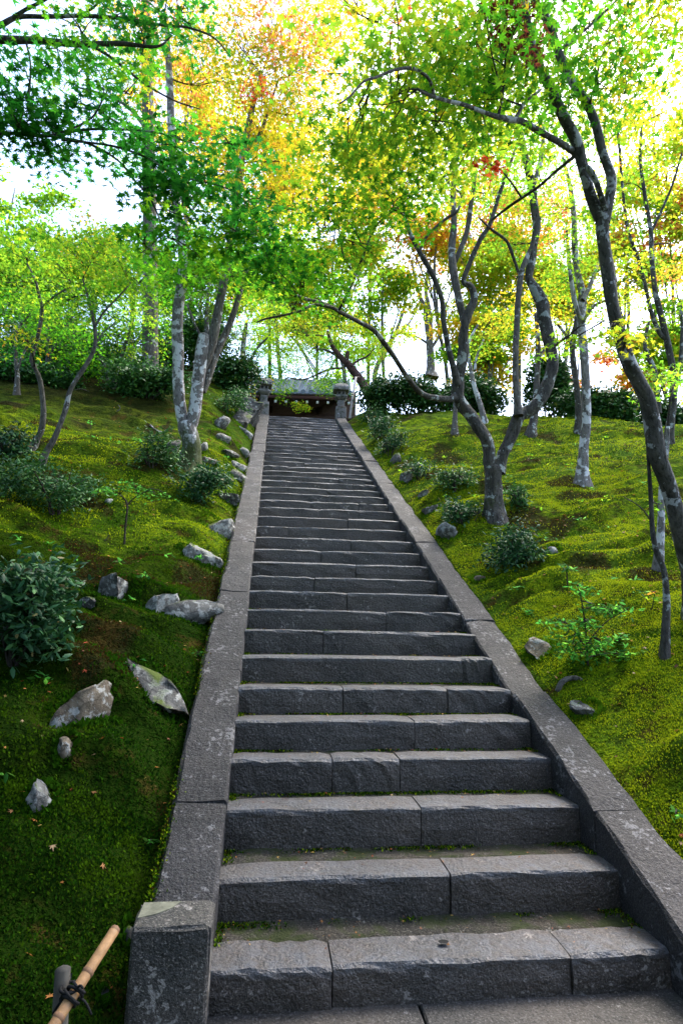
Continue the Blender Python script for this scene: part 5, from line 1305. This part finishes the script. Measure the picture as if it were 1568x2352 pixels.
for e in ((.05, .0, -.05), (-.05, .0, -.045), (.03, -.03, .03)):
    V, Q, tip = tube(catmull(np.array([kp, kp + np.array(e) * .6 + [0, 0, .012], kp + np.array(e)]), 3), np.linspace(.004, .003, 7), 5); s = Soup(); s.add(V, np.vstack([Q, tip])); s.build('loose_end', M['cord'], cord, origin=kp)

# ------------------------------------------------------------------ roots and dead twigs on the moss
def stick(label, pts, r, mat='bark_grey'):
    P, d = ground_hit(pts[0][0], pts[0][1])
    W = np.array([pix(x, y, d + o) for (x, y, o) in pts])
    PR = catmull(np.hstack([W, np.array([[r * q] for q in np.linspace(1, .6, len(pts))])]), 4)
    V, Q, tip = tube(PR[:, :3], PR[:, 3], 7, .12, int(pts[0][0])); s = Soup(); s.add(V, np.vstack([Q, tip]), a=0.0)
    o = s.build('dead_branch', M[mat], None, origin=np.zeros(3), smooth=True); me = o.data
    me.transform(Matrix.Translation(-Vector(W[0]))); o.location = tuple(W[0])
    tag(o, label, 'branch', 'dead wood on the moss')
stick('arched grey root curving out of the moss beside the right kerb', [(1280, 1588, 0), (1288, 1570, 0), (1302, 1560, .02), (1322, 1558, .03), (1338, 1566, .03), (1340, 1578, .03)], .022)
stick('pale dead twig lying left of the twin trunk', [(345, 976, 0), (356, 986, -.05), (372, 992, -.1), (388, 985, -.05)], .012, 'bark_pale')
stick('bent dead twig on the dark slope under the saplings', [(268, 945, 0), (276, 938, 0), (272, 930, 0)], .010, 'bark_grey')
stick('short dead stick in the moss below the young maple', [(165, 898, 0), (185, 893, 0), (205, 899, 0)], .010, 'bark_grey')
stick('thin dead stick on the moss by the white tiny stone', [(240, 1242, 0), (246, 1236, 0), (250, 1228, 0)], .006, 'bark_grey')
stick('long thin twig lying on the right moss slope', [(1165, 1190, 0), (1180, 1200, -.05), (1195, 1212, -.1)], .010, 'bark_grey')

# ------------------------------------------------------------------ drill hole in the lowest step, pale chip on the kerb post
ray = FWD + (1018 - 784) / F * RIGHT - (2168 - 1176) / F * UP
hp = EYE + ray * ((SZ[0] - EYE[2]) / ray[2])
a_ = np.linspace(0, 2 * math.pi, 14, endpoint=False)
V = np.vstack([[[0, 0, 0]], np.stack([.021 * np.cos(a_), .015 * np.sin(a_), 0 * a_], 1)]) + hp - SO + np.array([0, 0, .0075])
link('drill_hole', mesh_from_arrays('drill_hole', V, np.array([[0, 1 + i, 1 + (i + 1) % 14] for i in range(14)])), M['hollow'], stair)  # flat disc, the hole's inner shade put into its colour
x0 = XL - CW - .004
V = np.array([(x0 + .012, 2.578, .3475), (x0 + .15, 2.578, .3475), (x0 + .12, 2.525, .3475), (x0 + .07, 2.485, .3475), (x0 + .012, 2.46, .3475)])
V = np.vstack([V, V - np.array([0, 0, .012])]) - SO
chip = link('pale_chip', mesh_from_arrays('pale_chip', V, [(4, 3, 2, 1, 0), (5, 6, 7, 8, 9)] + [(i, (i + 1) % 5, 5 + (i + 1) % 5, 5 + i) for i in range(5)]), mat_simple('pale_stone', (.15, .15, .11), .8, .45, 30), stair)

# ------------------------------------------------------------------ moss sprigs and fallen leaves
MOSS = np.array([(.022, .072, .003), (.080, .175, .006), (.24, .33, .008), (.36, .42, .012), (.009, .032, .003), (.055, .034, .009)])
def moss_field(name, label, regions, seed, parent=None):
    r = np.random.default_rng(seed); Ps = []; Ss = []
    for (x0, x1, y0, y1, n, sz) in regions:
        x = r.uniform(x0, x1, n); y = r.uniform(y0, y1, n)
        Ps.append(np.stack([x, y, terrain(x, y)], 1)); Ss.append(np.full(n, sz))
    P = np.concatenate(Ps); S = np.concatenate(Ss)
    k = fbm(P[:, 0] * 3.2, P[:, 1] * 3.2, 77, 3); k2 = fbm(P[:, 0] * .8, P[:, 1] * .8, 55, 2)
    keep = r.uniform(0, 1, len(P)) < np.clip((fbm(P[:, 0] * 5, P[:, 1] * 5, 99, 3) - .16) * 4, .15, 1)
    P, S, k, k2 = P[keep], S[keep], k[keep], k2[keep]
    n = len(P)
    lu = shaded_green(P[:, 0], P[:, 1]); side = np.where(P[:, 0] > .7, 1.15, .35) - 2.4 * lu  # sprigs darkened where shade is painted in; yellower picks on the right bank
    br = fbm(P[:, 0] * 2.0 + 9, P[:, 1] * 3.2, 88, 3)
    i = np.clip(np.floor((k + .5 * k2 - .42) * 7 + 1.6 + side + r.normal(size=n) * .2), 0, 3).astype(int)
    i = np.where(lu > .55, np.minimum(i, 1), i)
    dk = fbm(P[:, 0] * 1.5 + 31, P[:, 1] * 2.4, 188, 3); i = np.where((dk > .52) & (r.uniform(0, 1, n) < .75), np.minimum(i, 0), i)
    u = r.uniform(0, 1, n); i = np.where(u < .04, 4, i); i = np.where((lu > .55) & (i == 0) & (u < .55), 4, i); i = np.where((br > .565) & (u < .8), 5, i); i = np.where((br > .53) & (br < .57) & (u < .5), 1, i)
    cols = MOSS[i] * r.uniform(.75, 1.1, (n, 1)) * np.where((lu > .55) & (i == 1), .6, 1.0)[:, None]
    N = np.stack([r.normal(size=n), r.normal(size=n), np.abs(r.normal(size=n)) * .45 + .1], 1)
    V, T, cl = scatter(LD, P + np.array([0, 0, .002]), N, r.uniform(-.7, .7, n), S * r.uniform(.5, 1.0, n), cols)
    s = Soup(); s.add(V, T, cl)
    return tag(s.build(name, M['moss_sprig']), label, kind='stuff')
moss_field('moss', 'thick green moss covering the left bank', [(-1.6, -.43, 1.0, 3.2, 50000, .018), (-2.6, -.43, 3.0, 6.0, 46000, .022), (-3.6, -.43, 6.0, 9.5, 26000, .028)], 401)
moss_field('moss', 'bright yellow green moss covering the right bank', [(1.93, 3.6, 2.4, 5.0, 70000, .0145), (1.93, 5.0, 5.0, 8.0, 50000, .020), (1.93, 7.0, 8.0, 12.0, 24000, .030)], 402)
r = np.random.default_rng(15); Ps = []
for (cx, cy_, a, b) in ROCK_FEET:
    m = int(np.clip(900 * (a + b), 80, 420)); th = r.uniform(0, 2 * math.pi, m); q = r.uniform(.72, 1.18, m)
    x = cx + np.cos(th) * a * q * .85; y = cy_ + np.sin(th) * b * q * .85
    Ps.append(np.stack([x, y, terrain(x, y) + r.uniform(0, .03, m) * (1.2 - q)], 1))
P = np.concatenate(Ps); n = len(P); P = P[(P[:, 0] < XL - CW - .02) | (P[:, 0] > XR + CW + .02)]; n = len(P)
lu = shaded_green(P[:, 0], P[:, 1])
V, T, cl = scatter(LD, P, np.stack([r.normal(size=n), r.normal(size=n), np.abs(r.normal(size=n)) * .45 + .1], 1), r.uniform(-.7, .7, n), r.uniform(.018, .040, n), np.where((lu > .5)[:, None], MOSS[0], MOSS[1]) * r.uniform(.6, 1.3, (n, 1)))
s = Soup(); s.add(V, T, cl); tag(s.build('moss', M['moss_sprig']), 'moss growing up around the feet of the rocks', kind='stuff')
# moss and dirt along the joints of the treads
r = np.random.default_rng(5); Ps = []
for k in range(0, 14):
    n = 3200 if k < 9 else 900
    x = r.uniform(XL, XR, n); w = fbm(x * 3.0 + k * 7, x * 0 + k, 61, 3)
    edge = np.clip(1 - np.minimum(x - XL, XR - x) / .15, 0, 1) * .25
    ok = r.uniform(0, 1, n) < np.clip((w + edge - .34) * 4.5, 0, 1)
    x = x[ok]; y = SD[k + 1] - np.abs(r.normal(size=len(x))) * .022 - .002
    Ps.append(np.stack([x, y, np.full(len(x), SZ[k] - .010)], 1))
    m = 300 if k < 9 else 60
    y2 = r.uniform(SD[k] + .17, SD[k + 1], m); Ps.append(np.stack([np.where(r.uniform(size=m) < .5, XL + np.abs(r.normal(size=m)) * .02, XR - np.abs(r.normal(size=m)) * .02), y2, np.full(m, SZ[k] - .006)], 1))
P = np.concatenate(Ps); n = len(P)
for X0, sg in ((XL - CW, -1), (XR + CW, 1)):
    m = 5200; y = 2.6 + (r.uniform(0, 1, m) ** 1.5) * 8; ok = fbm(y * 2.3, y * 0 + sg, 71, 3) + r.normal(size=m) * .06 > .42; y = y[ok]
    P = np.vstack([P, np.stack([X0 - sg * np.abs(r.normal(size=len(y))) * .022 + sg * .012, y, .4867 * (y - 2.504) + .14 + .03 + r.uniform(-.02, .008, len(y))], 1)])
n = len(P)
N = np.stack([r.normal(size=n), r.normal(size=n), np.abs(r.normal(size=n)) * .6 + .2], 1)
V, T, cl = scatter(LD, P, N, r.uniform(-.7, .7, n), .0115 * r.uniform(.5, 1.4, n), MOSS[r.choice([0, 1, 2, 4, 5], n, p=[.22, .24, .16, .22, .16])] * r.uniform(.5, 1.1, (n, 1)))
s = Soup(); s.add(V, T, cl); tag(s.build('moss', M['moss_sprig']), 'thin moss growing in the joints of the stone treads', kind='stuff')

LIT = np.array([(.42, .08, .03), (.50, .20, .05), (.34, .16, .06), (.55, .36, .10), (.20, .08, .04), (.45, .30, .16)])
r = np.random.default_rng(9)
x = np.concatenate([r.uniform(-3.4, -.45, 900), r.uniform(1.95, 6.5, 1700)]); y = np.concatenate([r.uniform(1.6, 11, 900), r.uniform(2.6, 11, 1700)])
P = np.stack([x, y, terrain(x, y) + .012], 1); n = len(P)
V, T, cl = scatter(L5, P, np.stack([r.normal(size=n) * .45, r.normal(size=n) * .45, np.ones(n)], 1), r.uniform(0, 6.3, n), r.uniform(.018, .050, n), LIT[r.integers(0, 6, n)] * r.uniform(.5, 1.1, (n, 1)))
s = Soup(); s.add(V, T, cl)
k = r.integers(0, 11, 520); fr = r.uniform(0, 1, 520) ** .6; yy = np.array([SD[i] + .02 + f * (SD[i + 1] - SD[i] - .03) for i, f in zip(k, fr)])
P = np.stack([r.uniform(XL + .02, XR - .02, 520), yy, np.array([SZ[i] for i in k]) + .004], 1); n = 520
V, T, cl = scatter(L3, P, np.stack([r.normal(size=n) * .3, r.normal(size=n) * .3, np.ones(n)], 1), r.uniform(0, 6.3, n), r.uniform(.007, .027, n), LIT[r.integers(0, 6, n)] * r.uniform(.4, 1.0, (n, 1)))
s.add(V, T, cl)
tag(s.build('fallen_leaves', M['litter']), 'red and brown fallen leaves scattered over moss and steps', kind='stuff')
